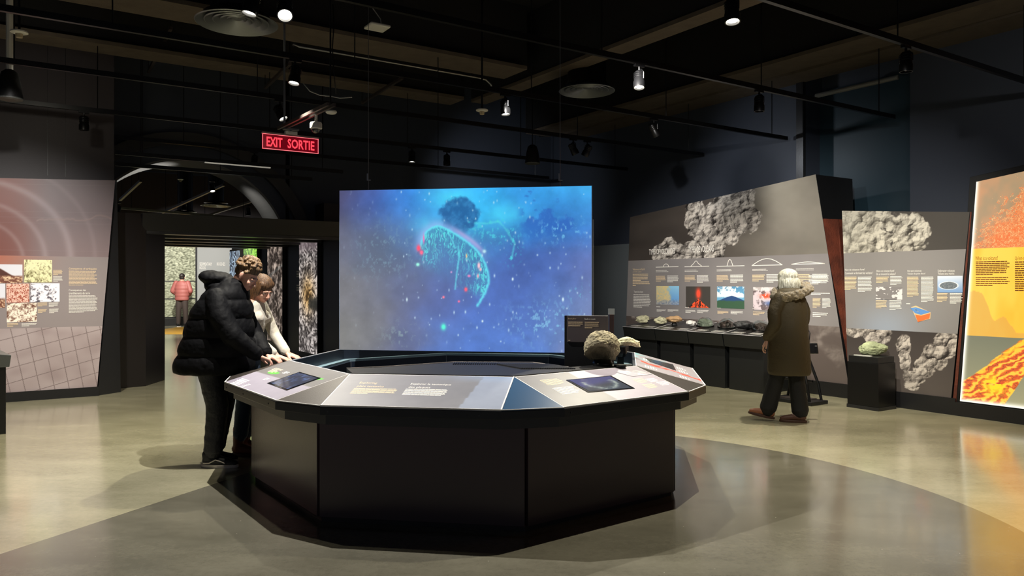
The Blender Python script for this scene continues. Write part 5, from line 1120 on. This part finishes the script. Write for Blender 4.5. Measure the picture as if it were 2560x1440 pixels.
def loft(mb, rows, n=40, puffs=None):
    """rows (z, cx, cy, rx, ry); puffs (pitch, depth) quilts the surface"""
    zs = [r[0] for r in rows]; R = []; K = 70 if puffs else 24
    for i in range(K+1):
        z = zs[0]+(zs[-1]-zs[0])*i/K; v = [np.interp(z, zs, [r[j] for r in rows]) for j in range(1, 5)]
        f = 1
        if puffs: f = 1+puffs[1]*(abs(math.sin(math.pi*(z-zs[0])/puffs[0]))**.6-.6)
        if i in (0, K): f *= .93
        R.append([(v[0]+v[2]*f*math.cos(2*math.pi*k/n), v[1]+v[3]*f*math.sin(2*math.pi*k/n), z) for k in range(n)])
    return mb.rings(R)
def limb(mb, pts, rad, n=20, puffs=None):
    P = [Vector(p) for p in pts]; L = [0]
    for a, b in zip(P[:-1], P[1:]): L.append(L[-1]+(b-a).length)
    K = 40; R = []; path = []; rr = []
    for i in range(K+1):
        s = L[-1]*i/K; path.append(Vector([np.interp(s, L, [p[j] for p in P]) for j in range(3)])); r = np.interp(s, L, rad)
        if puffs: r *= 1+puffs[1]*(abs(math.sin(math.pi*s/puffs[0]))**.6-.6)
        rr.append(float(r))
    for _ in range(3): path = [path[0]]+[(path[i-1]+path[i]*2+path[i+1])/4 for i in range(1, K)]+[path[-1]]
    mb.tube(path, rr, n); mb.ell(path[0], (rr[0],)*3, None, 12, 8); mb.ell(path[-1], (rr[-1]*.9,)*3, None, 12, 8); return mb
def xf(mb, M): mb.v = [tuple(M @ Vector(v)) for v in mb.v]; return mb
def headmb(mb, H):
    e = lambda c, r, **k: mb.ell(c, r, H, **k)
    e((-.015, 0, .035), (.096, .077, .088), nu=28, nv=18); e((.03, 0, -.02), (.062, .062, .085), nu=24, nv=16); e((.040, 0, -.072), (.045, .046, .034)); e((.070, 0, -.094), (.018, .021, .016))
    mb.cap((.088, 0, .008), .008, (.112, 0, -.034), .011, H); e((.104, .011, -.037), (.011, .008, .008)); e((.104, -.011, -.037), (.011, .008, .008))
    mb.cap((.078, -.044, .012), .009, (.088, -.012, .017), .010, H); mb.cap((.078, .044, .012), .009, (.088, .012, .017), .010, H)
    for s in (-1, 1): e((.060, s*.036, -.032), (.028, .026, .028)); e((.080, s*.031, -.002), (.010, .015, .010))
    mb.cap((.087, -.020, -.062), .006, (.096, 0, -.059), .008, H); mb.cap((.087, .020, -.062), .006, (.096, 0, -.059), .008, H); mb.cap((.086, -.016, -.072), .007, (.093, .0, -.073), .008, H); mb.cap((.086, .016, -.072), .007, (.093, 0, -.073), .008, H)
    for s in (-1, 1): e((-.008, s*.081, .000), (.018, .007, .028)); e((-.004, s*.080, -.026), (.009, .007, .011))
def handmb(mb, M, side=1, curl=.5, spread=.0):
    for y in (-.028, -.009, .010, .028): mb.cap((.005, y*.75, 0), .0145, (.085, y, 0), .0125, M)
    for i, (y, L) in enumerate(((-.033*side, .060), (-.011*side, .074), (.011*side, .079), (.033*side, .068))):
        p = Vector((.088, y, 0)); a = curl*(.45+.12*(3-i)); rad = .0092
        for k, f in enumerate((.46, .30, .24)):
            q = p+Vector((math.cos(a), y*1.5*spread, -math.sin(a)))*L*f; mb.cap(p, rad, q, rad-.0009, M); p = q; rad -= .0008; a += curl*.75
    p = Vector((.022, .030*side, -.004)); q = p+Vector((.030, .026*side, -.012)); mb.cap(p, .014, q, .0115, M); q2 = q+Vector((.030, .008*side, -.010)); mb.cap(q, .0112, q2, .009, M)
def figure(J, voxel=.0055):
    """continuous body from joints; J in local coordinates"""
    mb = MB(); headmb(mb, J['head'])
    hc = J['head'].to_translation(); nb = Vector(J['neck'])
    mb.cap(J['head'] @ Vector((-.03, 0, -.05)), .055, nb, .06)
    g = J.get('b', .85)
    mb.cap(nb, .07*g, J['chest'], .12*g); mb.cap(J['chest'], .13*g, J['pelvis'], .125*g)
    for s in ('R', 'L'):
        mb.cap(nb, .06*g, J['sh'+s], .055*g); mb.cap(J['sh'+s], .052*g, J['el'+s], .040*g); mb.cap(J['el'+s], .040*g, J['wr'+s], .027)
        mb.cap(J['pelvis'], .11*g, J['hip'+s], .095*g); mb.cap(J['hip'+s], .088*g, J['kn'+s], .058*g); mb.cap(J['kn'+s], .056*g, J['an'+s], .036*g); a = Vector(J['an'+s]); d = Vector(J['dir'+s]); mb.cap(a-Z*.03, .030, a+d*.10-Z*.055, .018)
        hm = J.get('hand'+s)
        if hm is not None: handmb(mb, hm, J.get('side'+s, 1), J.get('curl'+s, .5))
    return mb
def handM(p, fwd, up=(0, 0, 1)):
    x = Vector(fwd).normalized(); z = Vector(up); z = (z-x*z.dot(x)).normalized(); y = z.cross(x)
    return Matrix.Translation(Vector(p)) @ Matrix((x, y, z)).transposed().to_4x4()
def headM(p, yaw, pitch, roll=0, s=1.0): return Matrix.Translation(Vector(p)) @ Matrix.Rotation(yaw, 4, 'Z') @ Matrix.Rotation(pitch, 4, 'Y') @ Matrix.Rotation(roll, 4, 'X') @ Matrix.Scale(s, 4)
def skinpaint(o, H, skin, lips, brow, iris=(50, 40, 34)):
    """natural colouring of lips, brows, eyes on the face"""
    me = o.data; n = len(me.vertices); co = np.empty(n*3); me.vertices.foreach_get('co', co); co = co.reshape(-1, 3); I = np.array(H.inverted()); q = co @ I[:3, :3].T+I[:3, 3]
    c = np.tile(np.array([skin], float), (n, 1)); c = c+(fbm(co[:, 0]*40, co[:, 2]*40+co[:, 1]*30, 3, 2)[:, None]-.5)*8
    near = (np.abs(q[:, 1]) < .07) & (np.abs(q[:, 2]) < .13) & (q[:, 0] > .05)
    def put(cond, col): 
        c[near & cond] = col
    put((np.abs(q[:, 1]) < .020-.8*np.abs(q[:, 2]+.0665)) & (np.abs(q[:, 2]+.0665) < .0105) & (q[:, 0] > .080), lips)
    put((np.abs(q[:, 1]) < .020) & (np.abs(q[:, 2]+.0665) < .0022) & (q[:, 0] > .083), [x*.5 for x in lips])
    for s in (-1, 1):
        y = q[:, 1]-s*.031
        put((np.abs(y) < .018) & (np.abs(q[:, 2]-.021+.12*np.abs(y)) < .0032), brow)
        put((np.abs(y) < .014) & (np.abs(q[:, 2]+.004) < .0050), (214, 206, 200)); put((np.abs(y) < .005) & (np.abs(q[:, 2]+.004) < .0050), iris); put((np.abs(y) < .015) & (np.abs(q[:, 2]-.0016) < .0018), (60, 44, 38))
    a = me.color_attributes.new('print', 'FLOAT_COLOR', 'POINT'); a.data.foreach_set('color', np.concatenate([srgb(np.clip(c, 0, 255)), np.ones((n, 1))], 1).ravel().astype(np.float32))
skinm = pmat('skin', 0, rough=.5, spec=.4)
skinm.node_tree.nodes['Principled BSDF'].inputs['Subsurface Weight'].default_value = .12
skinm.node_tree.nodes['Principled BSDF'].inputs['Subsurface Radius'].default_value = (.01, .004, .002)
def hairmb(H, blobs, tufts, seed, col_r=.02, region=None):
    mb = MB(); R = random.Random(seed)
    for c, r in blobs: mb.ell(c, r, H, nu=28, nv=18)
    for c, r in tufts: mb.ell(c, (r, r*.8, r), H, nu=10, nv=7)
    return mb
def strand_disp(H, freq, amp, ax=1, s=3, curl=0):
    I = np.array(H.inverted())
    def f(co):
        q = co @ I[:3, :3].T+I[:3, 3]; a = np.arctan2(q[:, 1], q[:, 0]+.02)
        n = fbm(a*freq+curl*fbm(q[:, 2]*30, q[:, 0]*30, 3, 1)*6, q[:, 2]*9, 4, s); return (n-.5)*amp*2
    return f
def wrinkle(scale, amp, s=1):
    return lambda co: (fbm(co[:, 0]*scale+co[:, 1]*scale*.6, co[:, 2]*scale*1.1-co[:, 1]*scale*.4, 4, s)-.5)*2*amp
def person(loc, label, yaw=0.0):
    return Matrix.Translation(Vector(loc)) @ Matrix.Rotation(yaw, 4, 'Z')
def finish(o, origin, label):
    """give the body its origin at the feet and its tags"""
    o.location = (0, 0, 0); me = o.data; me.transform(Matrix.Translation(-Vector(origin))); o.location = Vector(origin); return tag(o, label, 'person', None)
def shoe(parent, M, up, sole, L=.28, stripe=None, boot=0, name='shoe'):
    mb = MB(); k = L/.28
    mb.cap((-.035, 0, .058), .040, (.05, 0, .055), .041, M); mb.cap((.05, 0, .052), .041, (.15*k, 0, .036), .034, M); mb.cap((.12*k, 0, .036), .036, (.175*k, 0, .032), .028, M); mb.cap((-.02, 0, .06), .042, (-.010 if boot else -.030, 0, .10+boot), .052 if boot else .046, M)
    o = organic(name, mb, .006, up, parent, 4)
    sm = MB(); R = []
    for z, f in ((.0, .96), (.006, 1), (.022, 1), (.027, .93)): R.append([M @ Vector((.062*k-.0+.145*k*f*math.cos(t), .046*f*math.sin(t)*(1+.12*math.cos(t)), z)) for t in [2*math.pi*i/28 for i in range(28)]])
    sm.rings(R); s_ = sm.build('sole', sole, o, smooth=False)
    if stripe:
        for sd_ in (-1, 1): 
            st_ = MB(); st_.tube([M @ Vector(p) for p in ((-.05, sd_*.043, .04), (.0, sd_*.046, .042), (.05, sd_*.044, .068), (.09, sd_*.042, .055), (.12*k, sd_*.042, .040))], .005, 6); st_.build('side_stripe', stripe, o)
    return o

# ---------------- man in a black padded coat
blackcoat = mat('black padded nylon', (8, 8, 10), .7, spec=.12, bump=.15, bscale=34)
M = person((-2.42, 6.22, 0), '', -.04)
H = M @ headM((.255, -.005, 1.548), -.10, .62, 0, .96)
tw = lambda *p: M @ Vector(p)
J = dict(head=H, neck=tw(.155, 0, 1.43), chest=tw(.07, 0, 1.27), pelvis=tw(-.05, 0, .93), shR=tw(.08, -.18, 1.37), shL=tw(.10, .18, 1.37), elR=tw(.225, -.215, 1.07), elL=tw(.235, .18, 1.06), wrR=tw(.395, -.13, .905), wrL=tw(.40, .06, .895),
         hipR=tw(-.04, -.09, .90), hipL=tw(-.05, .09, .90), knR=tw(.04, -.09, .50), knL=tw(.02, .10, .50), anR=tw(.01, -.09, .09), anL=tw(-.06, .10, .09), dirR=tw(1, 0, 0)-tw(0, 0, 0), dirL=tw(1, 0, 0)-tw(0, 0, 0))
J['handR'] = handM(tw(.40, -.128, .90), tw(.75, .25, -.35)-tw(0, 0, 0), tw(.3, .3, .9)-tw(0, 0, 0)); J['curlR'] = .85; J['sideR'] = 1
J['handL'] = handM(tw(.41, .055, .892), tw(.80, -.15, -.30)-tw(0, 0, 0)); J['curlL'] = .6; J['sideL'] = -1
man = organic('person', figure(J), .0048, skinm, None, 2, .35); skinpaint(man, H, (208, 158, 138), (180, 122, 106), (140, 104, 76))
finish(man, (-2.42, 6.22, 0), 'man in a long black hooded padded coat and dark trousers leaning over the counter')
jk = MB(); loft(jk, [(.75, -.02, 0, .325, .27), (.86, -.01, 0, .31, .27), (.98, .01, 0, .295, .26), (1.10, .025, 0, .272, .25), (1.22, .04, 0, .248, .245), (1.32, .065, 0, .215, .235), (1.40, .085, 0, .175, .205), (1.46, .115, 0, .135, .14), (1.50, .15, 0, .105, .11)], 56, (.150, .075))
limb(jk, [(.07, -.165, 1.365), (.12, -.215, 1.23), (.225, -.22, 1.07), (.385, -.135, .915)], [.085, .088, .080, .058], 24, (.13, .05)); limb(jk, [(.09, .165, 1.365), (.13, .21, 1.23), (.235, .185, 1.06), (.385, .065, .905)], [.085, .088, .080, .058], 24, (.13, .05))
jk.ell((.01, 0, 1.520), (.125, .150, .062)); jk.ell((-.05, 0, 1.535), (.085, .115, .058)); jk.ell((.13, 0, 1.475), (.12, .115, .06)); jk.ell((.02, 0, 1.46), (.11, .14, .06))
xf(jk, M); organic('jacket', jk, .008, blackcoat, man, 2, .5, disp=wrinkle(18, .006, 2))
pt = MB(); limb(pt, [(-.03, -.085, .86), (.05, -.09, .50), (.015, -.09, .13)], [.105, .086, .076]); limb(pt, [(-.04, .085, .86), (.03, .095, .50), (-.05, .10, .13)], [.105, .084, .076]); pt.ell((-.04, 0, .88), (.13, .15, .12))
organic('trousers', xf(pt, M), .010, mat('charcoal cloth', (30, 30, 33), .7, bump=.4, bscale=30), man, 3, disp=wrinkle(22, .006, 4))
sh_b = mat('black canvas', (18, 18, 19), .6); sh_w = mat('white rubber', (215, 205, 195), .5)
shoe(man, M @ Matrix.Translation((.0, -.09, 0)), sh_b, sh_w, .30, sh_w); shoe(man, M @ Matrix.Translation((-.075, .10, 0)), sh_b, sh_w, .30, sh_w)
R_h = random.Random(8); hb = hairmb(H, [((-.022, 0, .060), (.102, .083, .078)), ((-.055, 0, .02), (.060, .075, .068)), ((.02, 0, .098), (.070, .060, .040))], [], 1)
for _ in range(170):
    a = R_h.uniform(-3.14, 3.14); b = R_h.uniform(.0, 1.5); d = Vector((math.cos(a)*math.cos(b)*.100, math.sin(a)*math.cos(b)*.082, math.sin(b)*.100))
    if d.x > .060 and d.z < .070: continue
    p = Vector((-.020, 0, .048))+d*.95; o_ = d.normalized(); f = Vector((.55, R_h.uniform(-.5, .5), .15)); q = p+(o_*.55+f*(.9 if d.z > .05 else -.25)+Vector((-.2, 0, -.5 if d.z < .05 else 0))).normalized()*R_h.uniform(.018, .034)
    m_ = (p+q)/2+o_*.007; hb.cap(p, .013, m_, .012, H, 8); hb.cap(m_, .012, q, .007, H, 8)
organic('hair', hb, .004, hairmat('light brown hair', (50, 36, 22), (124, 94, 58), .65), man, 7, .5)

# ---------------- woman in a cream top
M = person((-2.33, 6.62, 0), '', -.10); tw = lambda *p: M @ Vector(p)
H = M @ headM((.165, -.01, 1.435), -.42, .52, .05, .92)
J = dict(head=H, neck=tw(.10, 0, 1.32), chest=tw(.08, 0, 1.17), pelvis=tw(.0, 0, .88), shR=tw(.08, -.155, 1.29), shL=tw(.08, .155, 1.29), elR=tw(.18, -.20, 1.03), elL=tw(.20, .17, 1.02), wrR=tw(.345, -.15, .875), wrL=tw(.37, .04, .875),
         hipR=tw(.0, -.08, .86), hipL=tw(.0, .08, .86), knR=tw(.03, -.08, .47), knL=tw(.03, .09, .47), anR=tw(0, -.08, .09), anL=tw(-.02, .09, .09), dirR=tw(1, 0, 0)-tw(0, 0, 0), dirL=tw(1, 0, 0)-tw(0, 0, 0))
J['handR'] = handM(tw(.352, -.148, .868), tw(.85, .1, -.30)-tw(0, 0, 0)); J['curlR'] = .35; J['sideR'] = 1
J['handL'] = handM(tw(.378, .038, .868), tw(.85, -.1, -.30)-tw(0, 0, 0)); J['curlL'] = .4; J['sideL'] = -1; J['b'] = .62
wo = organic('person', figure(J), .0046, skinm, None, 2, .35); skinpaint(wo, H, (220, 170, 148), (188, 120, 108), (150, 112, 84))
finish(wo, (-2.33, 6.62, 0), 'young woman in a cream knit top looking down beside the man in black')
kn_ = MB(); loft(kn_, [(.84, .0, 0, .125, .165), (.92, .02, 0, .115, .155), (1.02, .045, 0, .10, .14), (1.12, .07, 0, .105, .148), (1.22, .08, 0, .10, .155), (1.29, .09, 0, .075, .145), (1.335, .10, 0, .06, .075)], 36)
for s in (-1, 1): kn_.ell((.145, s*.068, 1.185), (.062, .062, .062))
limb(kn_, [(.08, -.150, 1.29), (.13, -.19, 1.16), (.18, -.205, 1.03), (.33, -.155, .885)], [.058, .052, .048, .040]); limb(kn_, [(.08, .150, 1.29), (.13, .185, 1.16), (.20, .175, 1.02), (.355, .045, .885)], [.058, .052, .048, .040])
organic('knit_top', xf(kn_, M), .008, mat('cream knit', (196, 188, 172), .8, bump=.2, bscale=160, sheen=.3), wo, 4, disp=wrinkle(20, .005, 5))
pt = MB(); limb(pt, [(.0, -.08, .84), (.035, -.08, .47), (.0, -.08, .17)], [.10, .068, .062]); limb(pt, [(.0, .08, .84), (.035, .09, .47), (-.02, .09, .17)], [.10, .068, .062]); pt.ell((.0, 0, .86), (.125, .15, .10))
organic('jeans', xf(pt, M), .010, mat('blue denim', (46, 62, 84), .8, bump=.3, bscale=90), wo, 3, disp=wrinkle(24, .004, 6))
bro = mat('brown leather', (110, 54, 36), .5, bump=.2); brs = mat('brown sole', (70, 44, 34), .6)
shoe(wo, M @ Matrix.Translation((0, -.08, 0)), bro, brs, .25, None, .13, 'boot'); shoe(wo, M @ Matrix.Translation((-.02, .09, 0)), bro, brs, .25, None, .13, 'boot')
hb = hairmb(H, [((-.020, 0, .052), (.108, .088, .084)), ((-.065, 0, -.03), (.055, .082, .10)), ((-.015, -.080, -.035), (.055, .016, .10)), ((-.015, .080, -.035), (.055, .016, .10)), ((.030, -.050, .066), (.044, .032, .034)), ((.030, .050, .066), (.044, .032, .034)), ((.034, -.076, .01), (.030, .012, .07)), ((-.03, -.06, -.13), (.05, .03, .05)), ((-.03, .06, -.13), (.05, .03, .05))], [], 2)
organic('hair', hb, .0045, hairmat('golden brown hair', (52, 34, 22), (128, 92, 58), .6), wo, 4, .5, disp=strand_disp(H, 16, .004))

# ---------------- woman with white hair in a long parka, seen from behind
O3 = Vector((2.96, 8.2, 0)); T3 = lambda *p: O3+Vector(p)
H = Matrix.Translation(T3(.02, .03, 1.51)) @ Matrix.Rotation(2.0, 4, 'Z') @ Matrix.Rotation(.10, 4, 'Y') @ Matrix.Scale(.95, 4)
fw = Vector((-.95, .3, 0)).normalized()
J = dict(head=H, neck=T3(.03, 0, 1.38), chest=T3(.03, 0, 1.20), pelvis=T3(.03, 0, .88), shR=T3(.12, .06, 1.30), shL=T3(-.08, -.08, 1.30), elR=T3(.225, .10, 1.06), elL=T3(-.165, -.12, 1.05), wrR=T3(.16, .2, .90), wrL=T3(-.20, .0, .88),
         hipR=T3(.07, .06, .86), hipL=T3(-.03, -.05, .86), knR=T3(.10, -.02, .47), knL=T3(-.10, .0, .47), anR=T3(.11, -.10, .10), anL=T3(-.20, .03, .12), dirR=fw, dirL=fw)
J['handR'] = handM(T3(.15, .20, .895), (-.3, .2, -.9), (-.9, .1, .2)); J['curlR'] = .9; J['handL'] = handM(T3(-.205, .005, .875), (-.4, .2, -.85), (-.8, .2, .3)); J['curlL'] = .7
ow = organic('person', figure(J), .006, skinm, None, 2, .35); skinpaint(ow, H, (216, 170, 148), (170, 100, 92), (150, 140, 130))
finish(ow, tuple(O3), 'white-haired woman in a dark olive parka with fur-trimmed hood, seen from behind')
olive = mat('dark olive cloth', (62, 52, 30), .75, bump=.25, bscale=50)
ct_ = MB(); R = []
rows = [(.50, .035, -.0, .232, .20), (.62, .03, 0, .225, .20), (.80, .025, 0, .215, .195), (.95, .02, 0, .208, .185), (1.10, .02, 0, .205, .175), (1.22, .02, 0, .202, .17), (1.32, .02, 0, .185, .16), (1.38, .025, 0, .12, .12), (1.43, .03, 0, .09, .09)]
loft(ct_, rows, 44)
ct_.ell((.03, -.05, 1.37), (.16, .12, .075)); xf(ct_, Matrix.Translation(O3))
limb(ct_, [T3(-.10, -.10, 1.32), T3(-.17, -.11, 1.18), T3(-.165, -.12, 1.05), T3(-.21, -.0, .90)], [.075, .072, .066, .052]); limb(ct_, [T3(.14, .06, 1.32), T3(.225, .08, 1.18), T3(.225, .10, 1.06), T3(.165, .19, .92)], [.075, .068, .062, .05])
pk = organic('parka', ct_, .010, olive, ow, 5, disp=wrinkle(10, .006, 3))
fu = MB(); ring = []
for i in range(15): a = 2*math.pi*i/14; ring.append(T3(.045+.175*math.cos(a), -.03+.15*math.sin(a), 1.395+.045*math.cos(a)+.035*math.sin(a)))
fu.tube(ring, [.046]*15, 14); R_h = random.Random(5)
for _ in range(170):
    a = R_h.uniform(0, 6.283); b = R_h.uniform(0, 6.283); fu.ell(T3(.045+(.175+.042*math.cos(b))*math.cos(a), -.03+(.15+.042*math.cos(b))*math.sin(a), 1.395+.045*math.cos(a)+.035*math.sin(a)+.042*math.sin(b)), (.017, .017, .017), None, 8, 6)
organic('fur_trim', fu, .0065, mat('brown fur', (124, 106, 70), .9, bump=1.0, bscale=140, var=.5, vscale=40, sheen=.5), ow, 1, .4, disp=wrinkle(60, .008, 2))
pt = MB(); limb(pt, [T3(.06, .02, .84), T3(.10, -.02, .47), T3(.115, -.09, .11)], [.105, .085, .088]); limb(pt, [T3(-.02, .0, .84), T3(-.10, .01, .47), T3(-.19, .03, .12)], [.105, .085, .088])
organic('trousers', pt, .010, mat('black cloth', (12, 12, 14), .8, bump=.2), ow, 3, disp=wrinkle(20, .004, 1))
tan = mat('tan leather', (148, 92, 62), .5, bump=.2); dkb = mat('dark brown leather', (84, 52, 38), .5, bump=.2)
yw = math.atan2(fw.y, fw.x)
shoe(ow, Matrix.Translation(T3(-.20, .03, .028)) @ Matrix.Rotation(yw, 4, 'Z') @ Matrix.Rotation(-.20, 4, 'Y'), tan, brs, .27); shoe(ow, Matrix.Translation(T3(.10, -.10, 0)) @ Matrix.Rotation(yw, 4, 'Z'), dkb, brs, .27)
hb = hairmb(H, [((-.015, 0, .045), (.118, .104, .092)), ((-.05, 0, -.045), (.095, .118, .110)), ((-.01, -.09, -.05), (.06, .03, .10)), ((-.01, .09, -.05), (.06, .03, .10))], [], 4)
organic('hair', hb, .005, hairmat('white hair', (142, 138, 118), (222, 220, 204)), ow, 2, .5, disp=strand_disp(H, 14, .007))
bag = thing('handbag', 'small black handbag with a metal clasp hanging at the parka wearer\'s right side', 'handbag', at(2032, 885, 8.25))
c = at(2032, 869, 8.25); o = MB().hexa([c+Vector(p) for p in ((-.055, -.03, -.065), (.055, -.03, -.065), (.055, .03, -.065), (-.055, .03, -.065))], [c+Vector(p) for p in ((-.045, -.02, .05), (.045, -.02, .05), (.045, .02, .05), (-.045, .02, .05))]).build('bag_body', mat('black leather', (16, 15, 17), .35, bump=.15), bag, bevel=.008)
MB().tube([c+Vector((-.04, 0, .045)), c+Vector((-.03, 0, .16)), T3(.225, .09, 1.06), T3(.235, .06, 1.18)], .005, 6).build('strap', mat('black leather', (16, 15, 17)), bag)
MB().box(c+Vector((.02, -.03, .02)), (.022, .008, .016)).build('clasp', steel, bag)

# ---------------- distant visitor in a pink jacket
O4 = Vector(((455-1280)/F*26, 26, 0)); T4 = lambda *p: O4+Vector(p)
H = Matrix.Translation(T4(.0, .02, 1.70)) @ Matrix.Rotation(1.6, 4, 'Z')
J = dict(head=H, neck=T4(0, 0, 1.55), chest=T4(0, 0, 1.33), pelvis=T4(0, 0, .98), shR=T4(.2, 0, 1.50), shL=T4(-.2, 0, 1.50), elR=T4(.30, -.04, 1.22), elL=T4(-.30, -.04, 1.22), wrR=T4(.20, .12, 1.08), wrL=T4(-.20, .12, 1.08),
         hipR=T4(.10, 0, .95), hipL=T4(-.10, 0, .95), knR=T4(.12, 0, .52), knL=T4(-.12, 0, .52), anR=T4(.13, 0, .09), anL=T4(-.13, 0, .09), dirR=Vector((.2, 1, 0)), dirL=Vector((-.2, 1, 0)))
J['handR'] = handM(T4(.19, .13, 1.07), (-.6, .6, -.2)); J['handL'] = handM(T4(-.19, .13, 1.07), (.6, .6, -.2))
J['b'] = .75
bp_ = organic('person', figure(J), .012, skinm, None, 2, .35); skinpaint(bp_, H, (200, 150, 130), (170, 100, 92), (60, 50, 40)); finish(bp_, tuple(O4), 'distant visitor in a pink jacket seen through the portal, back turned')
jk = MB(); loft(jk, [(.90, 0, 0, .225, .17), (1.15, 0, 0, .235, .18), (1.35, 0, 0, .245, .17), (1.5, 0, 0, .21, .14), (1.57, 0, 0, .10, .10)], 30, (.12, .06)); xf(jk, Matrix.Translation(O4))
limb(jk, [T4(.2, 0, 1.50), T4(.31, -.04, 1.22), T4(.20, .12, 1.09)], [.09, .08, .06]); limb(jk, [T4(-.2, 0, 1.50), T4(-.31, -.04, 1.22), T4(-.20, .12, 1.09)], [.09, .08, .06])
organic('jacket', jk, .014, mat('pink nylon', (150, 84, 78), .6), bp_, 3)
pt = MB(); limb(pt, [T4(.09, 0, .95), T4(.12, 0, .5), T4(.13, 0, .10)], [.12, .085, .07]); limb(pt, [T4(-.09, 0, .95), T4(-.12, 0, .5), T4(-.13, 0, .10)], [.12, .085, .07])
organic('trousers', pt, .014, mat('dark brown cloth', (58, 48, 44), .8), bp_, 3)
for sx in (.13, -.13): shoe(bp_, Matrix.Translation(T4(sx, 0, 0)) @ Matrix.Rotation(1.57, 4, 'Z'), sh_b, sh_w, .28)
organic('hair', hairmb(H, [((-.018, 0, .045), (.108, .09, .095)), ((-.05, 0, -.02), (.06, .08, .07))], [], 4), .008, hairmat('dark hair', (22, 18, 16), (46, 38, 34)), bp_, 2)

# ---------------- floor stand half hidden behind the parka
S5 = Vector((3.58, 9.50, 0)); st5 = thing('stool', 'black metal stool on a wide flat base half hidden behind the parka wearer', 'stool', S5)
MB().box(S5+Vector((0, 0, .022)), (.60, .34, .044), (D, -ND, Z)).build('base', black, st5, bevel=.006)
MB().box(S5+Vector((0, 0, .05)), (.34, .26, .012), (D, -ND, Z)).build('base_plate', mat('dull steel', (96, 88, 86)), st5)
for a in (-1, 1):
    for b in (-1, 1):
        MB().tube([S5+D*a*.24+ND*b*.12+Z*.04, S5+D*a*.20+ND*b*.11+Z*.25, S5+D*a*.10+ND*b*.07+Z*.55], .018, 8).build('leg', blackmetal, st5)
MB().cyl(S5-D*.20+Z*.28, S5+D*.20+Z*.28, .014).build('stretcher', blackmetal, st5)
MB().lathe(S5+Z*.55, [(.001, 0), (.115, 0), (.12, .02), (.11, .04), (.001, .045)], 28).build('seat', black, st5)
